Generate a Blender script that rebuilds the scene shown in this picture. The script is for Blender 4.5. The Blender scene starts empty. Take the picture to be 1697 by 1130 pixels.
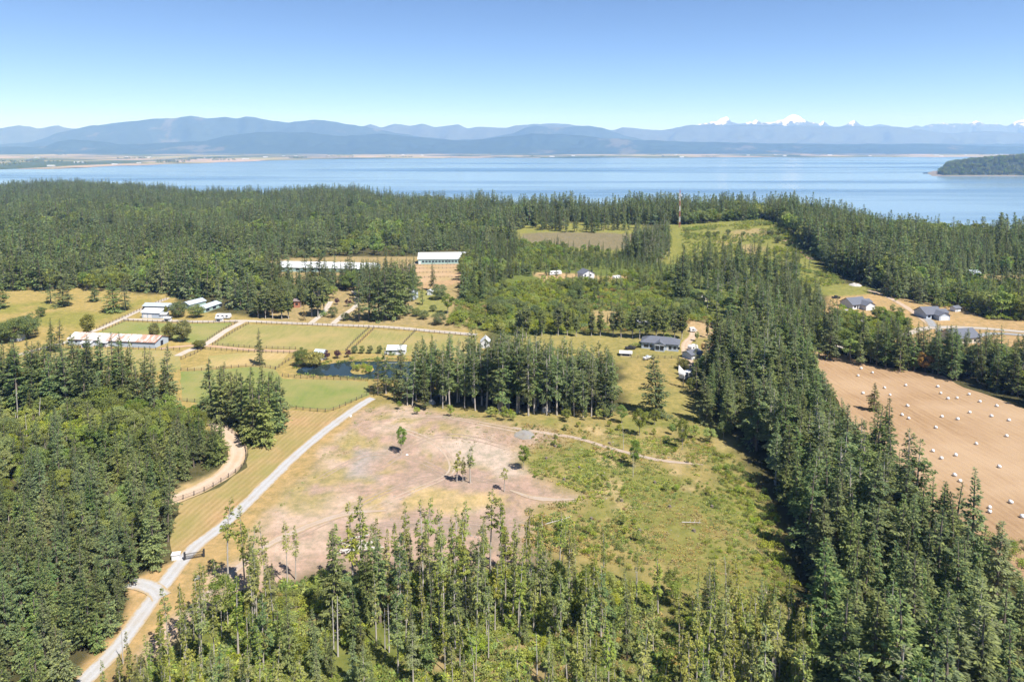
import bpy, bmesh, math, random
import numpy as np
from mathutils import Vector
from mathutils.geometry import delaunay_2d_cdt

SC = bpy.context.scene
COL = SC.collection
R = math.radians

# ------------------------------------------------------------------ camera, world, sun, exposure
FPX, UC, VH, H0 = 1131.0, 848.5, 240.0, 100.0      # focal length in photo pixels, centre column, horizon row, height over the farm
PITCH = 4.0
cam = bpy.data.cameras.new('camera')
cam.sensor_width = 36.0
cam.lens = 36.0 * FPX / 1697.0
PY = VH + FPX * math.tan(R(PITCH))
cam.shift_y = -(565.0 - PY) / 1697.0
cam.clip_start = 1.0
cam.clip_end = 120000.0
camo = bpy.data.objects.new('camera', cam)
COL.objects.link(camo)
camo.location = (0, 0, H0)
camo.rotation_euler = (R(90 - PITCH), 0, 0)
SC.camera = camo

SUN_AZ, SUN_EL = 137.0, 56.0                        # azimuth clockwise from +Y: behind the camera, to its right
world = bpy.data.worlds.new('World')
SC.world = world
world.use_nodes = True
wn = world.node_tree
bg = wn.nodes['Background']
sky = wn.nodes.new('ShaderNodeTexSky')
sky.sky_type = 'NISHITA'
sky.sun_disc = False
sky.sun_elevation = R(SUN_EL)
sky.sun_rotation = R(SUN_AZ)
sky.altitude = 2000
sky.air_density = 0.5
sky.dust_density = 0.8
sky.ozone_density = 3.2
wn.links.new(sky.outputs[0], bg.inputs[0])
bg.inputs[1].default_value = 0.100
sl = bpy.data.lights.new('sun', 'SUN')
sl.energy = 4.6
sl.angle = R(0.53)
sl.color = (1.0, 0.965, 0.92)
slo = bpy.data.objects.new('sun', sl)
COL.objects.link(slo)
sd = Vector((math.sin(R(SUN_AZ)) * math.cos(R(SUN_EL)), math.cos(R(SUN_AZ)) * math.cos(R(SUN_EL)), math.sin(R(SUN_EL))))
slo.rotation_euler = sd.to_track_quat('Z', 'Y').to_euler()
slo.location = (200, -200, 400)
SC.view_settings.view_transform = 'Standard'
SC.view_settings.look = 'None'
SC.view_settings.gamma = 1.0
SC.view_settings.exposure = 0.95
SC.view_settings.use_curve_mapping = False
cy = SC.cycles
cy.max_bounces = 6
cy.diffuse_bounces = 4
cy.glossy_bounces = 2
cy.transmission_bounces = 2
cy.volume_bounces = 1
cy.transparent_max_bounces = 8
cy.use_denoising = True
cy.sample_clamp_indirect = 4.0

# ------------------------------------------------------------------ numpy noise
def _hash(ix, iy, s):
    n = (ix.astype(np.int64) * 374761393 + iy.astype(np.int64) * 668265263 + s * 1442695041) & 0xFFFFFFFF
    n = ((n ^ (n >> 13)) * 1274126177) & 0xFFFFFFFF
    n = n ^ (n >> 16)
    return (n & 0xFFFFFF) / float(0xFFFFFF)

def vnoise(x, y, s=0):
    x = np.asarray(x, float); y = np.asarray(y, float)
    ix = np.floor(x); iy = np.floor(y)
    fx = x - ix; fy = y - iy
    fx = fx * fx * (3 - 2 * fx); fy = fy * fy * (3 - 2 * fy)
    a = _hash(ix, iy, s); b = _hash(ix + 1, iy, s); c = _hash(ix, iy + 1, s); d = _hash(ix + 1, iy + 1, s)
    return (a * (1 - fx) + b * fx) * (1 - fy) + (c * (1 - fx) + d * fx) * fy * 1.0

def fbm(x, y, s=0, o=4):
    t = 0; a = 0.5; n = 0
    for k in range(o):
        t = t + a * vnoise(x * 2 ** k, y * 2 ** k, s + k * 17); n += a; a *= 0.5
    return t / n

def sstep(a, b, x):
    t = np.clip((x - a) / (b - a), 0, 1)
    return t * t * (3 - 2 * t)

# ------------------------------------------------------------------ the lie of the land
SEA = -60.0
_SU = np.array([-900, -400, 0, 100, 200, 330, 470, 560, 680, 760, 840, 900, 1000, 1100, 1240, 1330, 1420, 1530, 1620, 1697, 2100, 2600], float)
_SV = np.array([303, 303, 303, 296, 300, 310, 309, 307, 318, 317, 325, 329, 328, 331, 336, 347, 346, 351, 362, 368, 385, 400], float)
_SD = np.array([1900, 1950, 1950, 1950, 1900, 1600, 1520, 1500, 1300, 1200, 1020, 900, 870, 860, 850, 770, 745, 715, 670, 640, 600, 560], float)
POND = [(487, 612), (500, 607), (525, 604), (545, 601), (575, 597), (640, 596), (700, 597), (740, 605), (745, 622), (700, 629), (610, 628), (560, 624), (515, 622), (490, 618)]

def shore(x, y):
    u = UC + FPX * x / np.maximum(y, 60.0)
    return np.interp(u, _SU, _SD), 100.0 - 25.0 - (np.interp(u, _SU, _SV) - VH) * np.interp(u, _SU, _SD) / FPX

def _gauss(x, y, cx, cy_, sx, sy):
    return np.exp(-((x - cx) / sx) ** 2 - ((y - cy_) / sy) ** 2)

_pw = None
def seg_dist(px, py, poly, closed=True):
    d = np.full(np.shape(px), 1e9)
    n = len(poly)
    for i in range(n if closed else n - 1):
        ax, ay = poly[i]; bx, by = poly[(i + 1) % n]
        vx, vy = bx - ax, by - ay
        L = vx * vx + vy * vy + 1e-9
        t = np.clip(((px - ax) * vx + (py - ay) * vy) / L, 0, 1)
        d = np.minimum(d, np.hypot(px - ax - t * vx, py - ay - t * vy))
    return d

def inside(px, py, poly):
    r = np.zeros(np.shape(px), bool)
    n = len(poly)
    for i in range(n):
        ax, ay = poly[i]; bx, by = poly[(i + 1) % n]
        c = (ay > py) != (by > py)
        with np.errstate(divide='ignore', invalid='ignore'):
            xx = (bx - ax) * (py - ay) / (by - ay + 1e-12) + ax
        r ^= c & (px < xx)
    return r

def sdist(px, py, poly):
    d = seg_dist(px, py, poly)
    return np.where(inside(px, py, poly), d, -d)      # positive inside

def height(x, y):
    x = np.asarray(x, float); y = np.asarray(y, float)
    S, e = shore(x, y)
    t = sstep(430, 1.0 * S, y)
    flat = sstep(180, 260, y) * (1 - sstep(420, 600, y)) * (1 - sstep(-20, 60, x))
    und = (fbm(x / 150.0 + 7, y / 150.0, 3, 2) - 0.5) * 5.0 * (1 - flat) * sstep(90, 200, y)
    h = e * t + und
    h = h + 13.0 * _gauss(x, y, 285, 725, 120, 150) + 5.0 * _gauss(x, y, 60, 470, 120, 90)
    h = h + 3.2 * _gauss(x, y, -8, 232, 32, 14) - 1.5 * _gauss(x, y, -22, 208, 24, 13)
    h = h + 1.2 * _gauss(x, y, 40, 215, 30, 30)
    h = h * 1.0 + (SEA - 4 - h) * sstep(0, 190, y - S)
    if _pw is not None:
        m = (np.abs(x + 60) < 130) & (np.abs(y - 305) < 70)
        if np.any(m):
            d = sdist(x, y, _pw)
            h = h - np.where(m, 1.1 * sstep(-1.5, 4, d), 0) + np.where(m, 1.5 * _gauss(x, y, _isl[0], _isl[1], 6.0, 6.5), 0)
    return h

def h1(x, y):
    return float(height(np.array([x]), np.array([y]))[0])

_cp, _sp = math.cos(R(PITCH)), math.sin(R(PITCH))
def ray(u, v):
    a = (u - UC) / FPX; b = (PY - v) / FPX
    return Vector((a, _cp + b * _sp, -_sp + b * _cp))

def gp(u, v, z=None):
    """world point where the line of sight through photo pixel (u, v) meets the terrain (or the level z)"""
    d = ray(u, v)
    if z is not None:
        t = (z - H0) / d.z
        return Vector((d.x * t, d.y * t, z))
    if d.z >= -0.005:
        d.z = -0.005
    lo = 40.0
    hi = None
    ts = np.linspace(40, 3200, 1600)
    hh = height(d.x * ts, d.y * ts)
    g = H0 + d.z * ts - hh
    k = np.argmax(g < 0)
    if g[k] >= 0:
        t = 2000.0
    else:
        a, b = ts[max(k - 1, 0)], ts[k]
        ga, gb = g[max(k - 1, 0)], g[k]
        t = a + (b - a) * ga / (ga - gb + 1e-9)
    x, y = d.x * t, d.y * t
    return Vector((x, y, h1(x, y)))

def gp0(u, v):
    d = ray(u, v); t = -H0 / d.z
    return (d.x * t, d.y * t)

_isl = gp0(600, 612)
_pw = [gp0(u, v) for u, v in POND]

def pix(x, y, z):
    """photo pixel of a world point"""
    yc = y * _cp - (z - H0) * _sp
    zc = y * _sp + (z - H0) * _cp
    return UC + FPX * x / yc, PY - FPX * zc / yc

def wpoly(pts):
    return [tuple(gp(u, v)[:2]) for u, v in pts]

# ------------------------------------------------------------------ materials
MATS = {}
def new_mat(name):
    m = bpy.data.materials.new(name); m.use_nodes = True
    nt = m.node_tree; nt.nodes.clear()
    out = nt.nodes.new('ShaderNodeOutputMaterial')
    MATS[name] = m
    return m, nt, out

def N(nt, typ, **kw):
    n = nt.nodes.new(typ)
    for k, v in kw.items():
        if k.startswith('i_'):
            key = k[2:]
            n.inputs[int(key) if key.isdigit() else key.replace('_', ' ')].default_value = v
        else:
            setattr(n, k, v)
    return n

def mixc(nt, fac, a, b, blend='MIX'):
    n = nt.nodes.new('ShaderNodeMix'); n.data_type = 'RGBA'; n.blend_type = blend
    for sock, val in ((0, fac), (6, a), (7, b)):
        if isinstance(val, (int, float)):
            n.inputs[sock].default_value = val
        elif isinstance(val, tuple):
            n.inputs[sock].default_value = val if len(val) == 4 else (*val, 1)
        else:
            nt.links.new(val, n.inputs[sock])
    return n.outputs[2]

def math_(nt, op, a, b=0.0, c=None):
    n = nt.nodes.new('ShaderNodeMath'); n.operation = op
    for i, val in enumerate((a, b, c)):
        if val is None: continue
        if isinstance(val, (int, float)): n.inputs[i].default_value = val
        else: nt.links.new(val, n.inputs[i])
    return n.outputs[0]

def ramp(nt, fac, lo, hi):
    n = nt.nodes.new('ShaderNodeMapRange')
    n.inputs[1].default_value = lo; n.inputs[2].default_value = hi
    nt.links.new(fac, n.inputs[0])
    return n.outputs[0]

def noise(nt, vec, scale, detail=3.0, rough=0.6):
    n = nt.nodes.new('ShaderNodeTexNoise')
    n.inputs['Scale'].default_value = scale; n.inputs['Detail'].default_value = detail; n.inputs['Roughness'].default_value = rough
    if vec is not None: nt.links.new(vec, n.inputs['Vector'])
    return n.outputs['Fac']

def pos(nt):
    return nt.nodes.new('ShaderNodeNewGeometry').outputs['Position']

def leaf_mat(name, col, var=0.35, hue=0.03, trans=0.3, tip=1.25):
    m, nt, out = new_mat(name)
    oi = N(nt, 'ShaderNodeObjectInfo')
    ge = N(nt, 'ShaderNodeNewGeometry')
    hsv = N(nt, 'ShaderNodeHueSaturation')
    hsv.inputs['Color'].default_value = (*col, 1)
    rnd = oi.outputs['Random']
    # hue, saturation and value all wander from tree to tree
    h = math_(nt, 'MULTIPLY_ADD', rnd, 2 * hue, 0.5 - hue)
    r2 = math_(nt, 'FRACT', math_(nt, 'MULTIPLY', rnd, 17.31))
    r3 = math_(nt, 'FRACT', math_(nt, 'MULTIPLY', rnd, 91.7))
    nt.links.new(h, hsv.inputs['Hue'])
    nt.links.new(math_(nt, 'MULTIPLY_ADD', r3, 0.4, 0.75), hsv.inputs['Saturation'])
    isl = ge.outputs['Random Per Island']
    v = math_(nt, 'MULTIPLY_ADD', r2, 2 * var, 1 - var)
    v = math_(nt, 'MULTIPLY', v, math_(nt, 'MULTIPLY_ADD', isl, 0.7, 0.68))
    nt.links.new(v, hsv.inputs['Value'])
    tipc = mixc(nt, math_(nt, 'POWER', isl, 4.0), hsv.outputs[0], (min(1, col[0] * 2.1), min(1, col[1] * 1.8), col[2] * 1.3))
    df = N(nt, 'ShaderNodeBsdfDiffuse'); tr = N(nt, 'ShaderNodeBsdfTranslucent'); mx = N(nt, 'ShaderNodeMixShader')
    nt.links.new(tipc, df.inputs[0]); nt.links.new(tipc, tr.inputs[0])
    mx.inputs[0].default_value = trans
    nt.links.new(df.outputs[0], mx.inputs[1]); nt.links.new(tr.outputs[0], mx.inputs[2])
    nt.links.new(mx.outputs[0], out.inputs[0])
    return m

def plain(name, col, rough=0.7, metal=0.0, nscale=1.5, namt=0.25, spec=0.3):
    m, nt, out = new_mat(name)
    p = N(nt, 'ShaderNodeBsdfPrincipled')
    tc = N(nt, 'ShaderNodeTexCoord')
    f = noise(nt, tc.outputs['Object'], nscale, 4)
    c = mixc(nt, f, tuple(max(0, k * (1 - namt)) for k in col), tuple(min(1, k * (1 + namt)) for k in col))
    nt.links.new(c, p.inputs['Base Color'])
    p.inputs['Roughness'].default_value = rough; p.inputs['Metallic'].default_value = metal
    p.inputs['Specular IOR Level'].default_value = spec
    nt.links.new(p.outputs[0], out.inputs[0])
    return m

# foliage
leaf_mat('fir_needles', (0.178, 0.232, 0.104), 0.44, 0.04, 0.48)
leaf_mat('thin_needles', (0.250, 0.292, 0.092), 0.36, 0.04, 0.48)
leaf_mat('cedar_needles', (0.210, 0.262, 0.106), 0.40, 0.04, 0.48)
leaf_mat('topiary_needles', (0.160, 0.170, 0.052), 0.12, 0.015, 0.3)
leaf_mat('broad_leaves', (0.212, 0.272, 0.082), 0.36, 0.04, 0.46)
leaf_mat('round_leaves', (0.160, 0.205, 0.080), 0.28, 0.03, 0.36)
leaf_mat('poplar_leaves', (0.150, 0.180, 0.075), 0.2, 0.02, 0.3)
leaf_mat('bright_leaves', (0.260, 0.315, 0.070), 0.3, 0.03, 0.35)
leaf_mat('dry_leaves', (0.34, 0.27, 0.11), 0.3, 0.03, 0.35)
leaf_mat('willow_leaves', (0.27, 0.26, 0.09), 0.1, 0.01, 0.35)
leaf_mat('purple_leaves', (0.085, 0.040, 0.060), 0.2, 0.02, 0.25)
leaf_mat('rust_leaves', (0.30, 0.19, 0.07), 0.15, 0.01, 0.3)
plain('bark', (0.17, 0.14, 0.115), 0.9, 0, 2.0, 0.35, 0.1)
plain('pale_bark', (0.40, 0.36, 0.32), 0.9, 0, 2.0, 0.3, 0.1)
plain('dead_wood', (0.44, 0.41, 0.38), 0.9, 0, 2.0, 0.25, 0.1)

# ground
def ground_mat():
    m, nt, out = new_mat('ground_cover_soil')
    P = pos(nt)
    at = N(nt, 'ShaderNodeAttribute', attribute_name='Col')
    n1 = noise(nt, P, 0.9, 5, 0.7); n2 = noise(nt, P, 0.12, 5, 0.65); n3 = noise(nt, P, 0.025, 4, 0.6)
    c = at.outputs['Color']
    k = math_(nt, 'ADD', math_(nt, 'MULTIPLY', n1, 0.75), math_(nt, 'ADD', math_(nt, 'MULTIPLY', n2, 0.75), math_(nt, 'MULTIPLY', n3, 0.5)))
    k = ramp(nt, k, 0.55, 1.45)
    gr = mixc(nt, 1.0, c, (0.50, 0.60, 0.50), 'MULTIPLY')
    dr = mixc(nt, 1.0, c, (1.42, 1.28, 1.26), 'MULTIPLY')
    n4 = noise(nt, P, 0.33, 5, 0.75)
    cc = mixc(nt, math_(nt, 'MULTIPLY_ADD', ramp(nt, n4, 0.36, 0.64), 0.5, math_(nt, 'MULTIPLY', k, 0.5)), gr, dr)
    p = N(nt, 'ShaderNodeBsdfDiffuse', i_Roughness=0.5)
    nt.links.new(cc, p.inputs['Color'])
    b = N(nt, 'ShaderNodeBump', i_Strength=0.5, i_Distance=0.5)
    nt.links.new(n1, b.inputs['Height']); nt.links.new(b.outputs[0], p.inputs['Normal'])
    nt.links.new(p.outputs[0], out.inputs[0])
ground_mat()

def stripe_mat(name, c1, c2, c3, ang, period, patch=0.03, amt=0.9, wave=0.16):
    """mown or raked land: rows along one heading, patchy"""
    c1, c2, c3 = [tuple(k * 0.74 for k in c) for c in (c1, c2, c3)]
    m, nt, out = new_mat(name)
    P = pos(nt)
    mp = N(nt, 'ShaderNodeMapping'); mp.inputs['Rotation'].default_value = (0, 0, R(ang)); nt.links.new(P, mp.inputs[0])
    w = N(nt, 'ShaderNodeTexWave', i_Scale=1.0 / period * 0.318, i_Distortion=2.5, i_Detail=3.0, i_Detail_Scale=0.35)
    nt.links.new(mp.outputs[0], w.inputs[0])
    st = N(nt, 'ShaderNodeMapping'); st.inputs['Rotation'].default_value = (0, 0, R(ang)); st.inputs['Scale'].default_value = (1, 0.12, 1)
    nt.links.new(P, st.inputs[0])
    n0 = noise(nt, st.outputs[0], 0.55, 5, 0.7)
    n1 = noise(nt, P, 1.3, 4, 0.7); n2 = noise(nt, P, patch, 4, 0.6)
    s = math_(nt, 'MULTIPLY_ADD', w.outputs['Fac'], wave, math_(nt, 'MULTIPLY_ADD', n0, 1.2, math_(nt, 'MULTIPLY_ADD', n1, 0.7, -0.18 - wave * 0.5 + 0.2)))
    a = mixc(nt, math_(nt, 'MULTIPLY', ramp(nt, s, 0.55, 1.25), amt), c1, c2)
    b_ = mixc(nt, ramp(nt, n2, 0.42, 0.66), a, c3)
    c = mixc(nt, 0.8, a, b_)
    p = N(nt, 'ShaderNodeBsdfDiffuse', i_Roughness=0.5)
    nt.links.new(c, p.inputs['Color'])
    b = N(nt, 'ShaderNodeBump', i_Strength=0.5, i_Distance=0.25); nt.links.new(s, b.inputs['Height']); nt.links.new(b.outputs[0], p.inputs['Normal'])
    nt.links.new(p.outputs[0], out.inputs[0])
stripe_mat('stubble', (0.325, 0.205, 0.115), (0.50, 0.345, 0.205), (0.55, 0.395, 0.255), -4, 2.4, 0.022)
stripe_mat('mown_verge', (0.30, 0.200, 0.090), (0.49, 0.335, 0.185), (0.22, 0.235, 0.068), 12, 1.8, 0.03, 0.95, 0.3)
stripe_mat('paddock_grass', (0.195, 0.220, 0.068), (0.38, 0.315, 0.135), (0.40, 0.31, 0.145), 12, 6.0, 0.045, 0.85, 0.0)
stripe_mat('green_paddock_grass', (0.155, 0.215, 0.06), (0.26, 0.275, 0.095), (0.33, 0.285, 0.12), 12, 6.0, 0.04, 0.7, 0.0)
stripe_mat('dry_paddock_grass', (0.38, 0.29, 0.12), (0.52, 0.39, 0.20), (0.29, 0.275, 0.10), 8, 6.0, 0.04, 0.9, 0.0)
stripe_mat('bare_paddock', (0.41, 0.285, 0.165), (0.53, 0.375, 0.235), (0.40, 0.31, 0.15), 3, 5.0, 0.05, 0.9, 0.0)

def gravel(name, col):
    col = tuple(k * 0.74 for k in col)
    m, nt, out = new_mat(name)
    P = pos(nt)
    n1 = noise(nt, P, 2.5, 5, 0.75); n2 = noise(nt, P, 0.2, 4, 0.6)
    c = mixc(nt, ramp(nt, n1, 0.3, 0.7), tuple(k * 0.82 for k in col), tuple(min(0.85, k * 1.12) for k in col))
    c = mixc(nt, ramp(nt, n2, 0.45, 0.7), c, (col[0] * 0.93, col[1] * 0.86, col[2] * 0.78))
    ac = math_(nt, 'ABSOLUTE', N(nt, 'ShaderNodeAttribute', attribute_name='across').outputs['Fac'])
    n5 = noise(nt, P, 0.7, 5, 0.7)
    rut = math_(nt, 'SUBTRACT', 1.0, math_(nt, 'MULTIPLY', math_(nt, 'ABSOLUTE', math_(nt, 'SUBTRACT', ac, 0.42)), 5.0))
    rut = math_(nt, 'MAXIMUM', rut, 0.0)
    c = mixc(nt, math_(nt, 'MULTIPLY', rut, 0.35), c, tuple(min(0.8, k * 1.22) for k in col))
    mid = math_(nt, 'MAXIMUM', math_(nt, 'SUBTRACT', 0.55, math_(nt, 'MULTIPLY', ac, 3.2)), 0.0)
    c = mixc(nt, math_(nt, 'MULTIPLY', math_(nt, 'MULTIPLY', mid, ramp(nt, n5, 0.4, 0.65)), 0.8), c, (0.27, 0.23, 0.13))
    edge = ramp(nt, math_(nt, 'MULTIPLY_ADD', n5, 0.9, ac), 1.12, 1.38)
    c = mixc(nt, math_(nt, 'MULTIPLY', edge, 0.85), c, (0.33, 0.245, 0.13))
    p = N(nt, 'ShaderNodeBsdfDiffuse', i_Roughness=0.4); nt.links.new(c, p.inputs['Color'])
    nt.links.new(p.outputs[0], out.inputs[0])
gravel('grey_gravel', (0.455, 0.455, 0.465))
gravel('tan_gravel', (0.56, 0.44, 0.34))
gravel('pale_gravel', (0.52, 0.475, 0.425))
gravel('asphalt_grey', (0.36, 0.37, 0.39))
gravel('trail_dirt', (0.50, 0.35, 0.24))
gravel('trail_soil', (0.47, 0.385, 0.32))
gravel('heap_gravel', (0.33, 0.33, 0.345))

def water_mat(name, base, rough, bump, bscale, streak=False):
    m, nt, out = new_mat(name)
    P = pos(nt)
    p = N(nt, 'ShaderNodeBsdfPrincipled')
    p.inputs['Base Color'].default_value = (*base, 1); p.inputs['IOR'].default_value = 1.33
    p.inputs['Roughness'].default_value = rough
    n = noise(nt, P, bscale, 4, 0.6)
    b = N(nt, 'ShaderNodeBump', i_Strength=bump, i_Distance=1.0)
    nt.links.new(n, b.inputs['Height']); nt.links.new(b.outputs[0], p.inputs['Normal'])
    if streak:
        mp = N(nt, 'ShaderNodeMapping'); mp.inputs['Scale'].default_value = (0.16, 1.0, 1.0); mp.inputs['Rotation'].default_value = (0, 0, R(4)); nt.links.new(P, mp.inputs[0])
        s = noise(nt, mp.outputs[0], 0.0016, 6, 0.6)
        s2 = ramp(nt, s, 0.47, 0.62)
        nt.links.new(math_(nt, 'MULTIPLY_ADD', s2, 0.14, rough), p.inputs['Roughness'])
        nt.links.new(math_(nt, 'MULTIPLY_ADD', s2, bump * 1.6, bump * 0.5), b.inputs['Strength'])
        nt.links.new(mixc(nt, s2, base, (base[0] * 0.45, base[1] * 0.6, base[2] * 0.75)), p.inputs['Base Color'])
    nt.links.new(p.outputs[0], out.inputs[0])
water_mat('sea_water', (0.17, 0.25, 0.32), 0.16, 0.25, 0.04, True)
water_mat('pond_water', (0.022, 0.036, 0.034), 0.02, 0.012, 0.5)

def far_land_mat():
    m, nt, out = new_mat('delta_farmland')
    P = pos(nt)
    mp = N(nt, 'ShaderNodeMapping'); mp.inputs['Scale'].default_value = (0.0011, 0.0018, 1); mp.inputs['Rotation'].default_value = (0, 0, 0.05); nt.links.new(P, mp.inputs[0])
    vo = N(nt, 'ShaderNodeTexVoronoi', i_Scale=1.0, i_Randomness=0.8); vo.distance = 'CHEBYCHEV'; nt.links.new(mp.outputs[0], vo.inputs['Vector'])
    sp = N(nt, 'ShaderNodeSeparateColor'); nt.links.new(vo.outputs['Color'], sp.inputs[0])
    n = noise(nt, P, 0.0007, 4)
    c = mixc(nt, ramp(nt, sp.outputs[0], 0.35, 0.6), (0.075, 0.10, 0.045), (0.26, 0.24, 0.11))
    c = mixc(nt, ramp(nt, sp.outputs[1], 0.66, 0.72), c, (0.34, 0.27, 0.20))
    c = mixc(nt, ramp(nt, n, 0.52, 0.6), c, (0.05, 0.075, 0.045))
    p = N(nt, 'ShaderNodeBsdfDiffuse'); nt.links.new(c, p.inputs['Color']); nt.links.new(p.outputs[0], out.inputs[0])
far_land_mat()

def hill_mat(name, col, clear=0.0, snow=None):
    m, nt, out = new_mat(name)
    P = pos(nt)
    n1 = noise(nt, P, 0.0012, 5, 0.65); n2 = noise(nt, P, 0.006, 4, 0.6)
    c = mixc(nt, n2, tuple(k * 0.65 for k in col), tuple(k * 1.35 for k in col))
    if clear:
        c = mixc(nt, math_(nt, 'MULTIPLY', ramp(nt, n1, 0.585, 0.625), clear), c, (0.42, 0.33, 0.25))
    if snow:
        sx = N(nt, 'ShaderNodeSeparateXYZ'); nt.links.new(P, sx.inputs[0])
        ge = N(nt, 'ShaderNodeNewGeometry'); nz = N(nt, 'ShaderNodeSeparateXYZ'); nt.links.new(ge.outputs['Normal'], nz.inputs[0])
        n3 = noise(nt, P, 0.006, 5, 0.75)
        hgt = math_(nt, 'ADD', math_(nt, 'MULTIPLY_ADD', n3, 760.0, sx.outputs[2]), math_(nt, 'MULTIPLY', nz.outputs[0], -160.0))
        f = ramp(nt, hgt, snow, snow + 90)
        rock = mixc(nt, n2, (0.10, 0.11, 0.13), (0.24, 0.24, 0.26))
        c = mixc(nt, ramp(nt, sx.outputs[2], snow - 330, snow - 150), c, rock)
        c = mixc(nt, f, c, (0.92, 0.93, 0.95))
    p = N(nt, 'ShaderNodeBsdfDiffuse'); nt.links.new(c, p.inputs['Color']); nt.links.new(p.outputs[0], out.inputs[0])
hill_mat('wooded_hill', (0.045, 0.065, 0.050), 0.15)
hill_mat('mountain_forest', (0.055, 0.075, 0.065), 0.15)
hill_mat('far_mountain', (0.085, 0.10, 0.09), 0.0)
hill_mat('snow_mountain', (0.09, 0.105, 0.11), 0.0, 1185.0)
plain('beach', (0.20, 0.18, 0.15), 0.9, 0, 0.05, 0.3, 0.1)
plain('headland_soil', (0.06, 0.075, 0.04), 0.9, 0, 0.05, 0.3, 0.1)

# buildings and things
plain('white_wall', (0.62, 0.63, 0.66), 0.6, 0, 0.6, 0.06)
plain('grey_wall', (0.42, 0.47, 0.52), 0.6, 0, 0.6, 0.08)
plain('bluegrey_wall', (0.42, 0.48, 0.56), 0.6, 0, 0.6, 0.06)
plain('turquoise_wall', (0.33, 0.47, 0.45), 0.6, 0, 0.6, 0.08)
plain('greenish_wall', (0.34, 0.46, 0.42), 0.6, 0, 0.6, 0.08)
plain('white_roof', (0.62, 0.64, 0.66), 0.45, 0, 0.5, 0.06)
plain('pale_metal_roof', (0.46, 0.53, 0.60), 0.4, 0.1, 0.5, 0.08)
plain('grey_metal_roof', (0.40, 0.45, 0.50), 0.4, 0.1, 0.5, 0.08)
plain('slate_shingle', (0.115, 0.125, 0.155), 0.85, 0, 3.0, 0.3)
plain('brown_shingle', (0.21, 0.17, 0.165), 0.85, 0, 3.0, 0.3)
plain('white_paint', (0.68, 0.68, 0.69), 0.4, 0, 1.0, 0.04)
plain('plastic_wrap', (0.72, 0.73, 0.74), 0.3, 0, 3.0, 0.05, 0.5)
plain('dark_glass', (0.03, 0.035, 0.045), 0.08, 0, 1.0, 0.1, 0.6)
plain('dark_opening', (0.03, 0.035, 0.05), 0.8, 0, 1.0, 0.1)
plain('fence_wood', (0.105, 0.085, 0.07), 0.85, 0, 4.0, 0.3, 0.1)
plain('rail_wood', (0.14, 0.115, 0.10), 0.85, 0, 4.0, 0.3, 0.1)
plain('red_paint', (0.42, 0.16, 0.12), 0.5, 0, 1.0, 0.1)
plain('tyre_rubber', (0.03, 0.03, 0.03), 0.8, 0, 3.0, 0.2)
plain('dark_metal', (0.06, 0.06, 0.065), 0.5, 0.4, 3.0, 0.2)
plain('concrete_grey', (0.45, 0.44, 0.43), 0.8, 0, 1.0, 0.12)
plain('terracotta', (0.42, 0.19, 0.12), 0.8, 0, 1.5, 0.2)
plain('rock_grey', (0.40, 0.38, 0.36), 0.9, 0, 0.8, 0.3)
plain('cream_wall', (0.55, 0.50, 0.42), 0.7, 0, 0.6, 0.1)

def rust_mat():
    m, nt, out = new_mat('rusted_roof')
    tc = N(nt, 'ShaderNodeTexCoord')
    mp = N(nt, 'ShaderNodeMapping'); mp.inputs['Scale'].default_value = (1.6, 0.22, 1); nt.links.new(tc.outputs['Object'], mp.inputs[0])
    oi0 = N(nt, 'ShaderNodeObjectInfo'); mp.inputs['Location'].default_value = (0, 0, 0)
    ad = N(nt, 'ShaderNodeVectorMath', operation='ADD'); nt.links.new(mp.outputs[0], ad.inputs[0]); cb = N(nt, 'ShaderNodeCombineXYZ'); nt.links.new(math_(nt, 'MULTIPLY', oi0.outputs['Random'], 60.0), cb.inputs[0]); nt.links.new(cb.outputs[0], ad.inputs[1])
    n = noise(nt, ad.outputs[0], 0.9, 5, 0.7)
    oi = N(nt, 'ShaderNodeObjectInfo')
    f = math_(nt, 'ADD', n, math_(nt, 'MULTIPLY_ADD', oi.outputs['Random'], 0.28, -0.16))
    c = mixc(nt, ramp(nt, f, 0.46, 0.62), (0.60, 0.58, 0.575), (0.42, 0.23, 0.16))
    p = N(nt, 'ShaderNodeBsdfPrincipled'); p.inputs['Roughness'].default_value = 0.6
    nt.links.new(c, p.inputs['Base Color']); nt.links.new(p.outputs[0], out.inputs[0])
rust_mat()

# ------------------------------------------------------------------ mesh helpers
def mesh_np(name, V, F, mats, mi=None, smooth=False):
    """F: (n,3) or (n,4) int array"""
    me = bpy.data.meshes.new(name)
    V = np.asarray(V, np.float32); F = np.asarray(F, np.int32)
    n, k = F.shape
    me.vertices.add(len(V)); me.vertices.foreach_set('co', V.ravel())
    me.loops.add(n * k); me.loops.foreach_set('vertex_index', F.ravel())
    me.polygons.add(n)
    me.polygons.foreach_set('loop_start', np.arange(0, n * k, k, dtype=np.int32))
    me.polygons.foreach_set('loop_total', np.full(n, k, np.int32))
    for m in mats: me.materials.append(MATS[m])
    if mi is not None: me.polygons.foreach_set('material_index', np.asarray(mi, np.int32))
    if smooth: me.polygons.foreach_set('use_smooth', np.ones(n, bool))
    me.update(calc_edges=True)
    return me

def link(name, data, parent=None, loc=None, rz=None, **props):
    o = bpy.data.objects.new(name, data)
    COL.objects.link(o)
    if parent is not None: o.parent = parent
    if loc is not None: o.location = loc
    if rz is not None: o.rotation_euler = (0, 0, rz)
    for k, v in props.items():
        if v: o[k] = v
    return o

def thing(name, label, category, loc, rz=0.0, group=None):
    o = link(name, None, None, loc, rz, label=label, category=category, group=group)
    o.empty_display_size = 0.5
    return o

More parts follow.
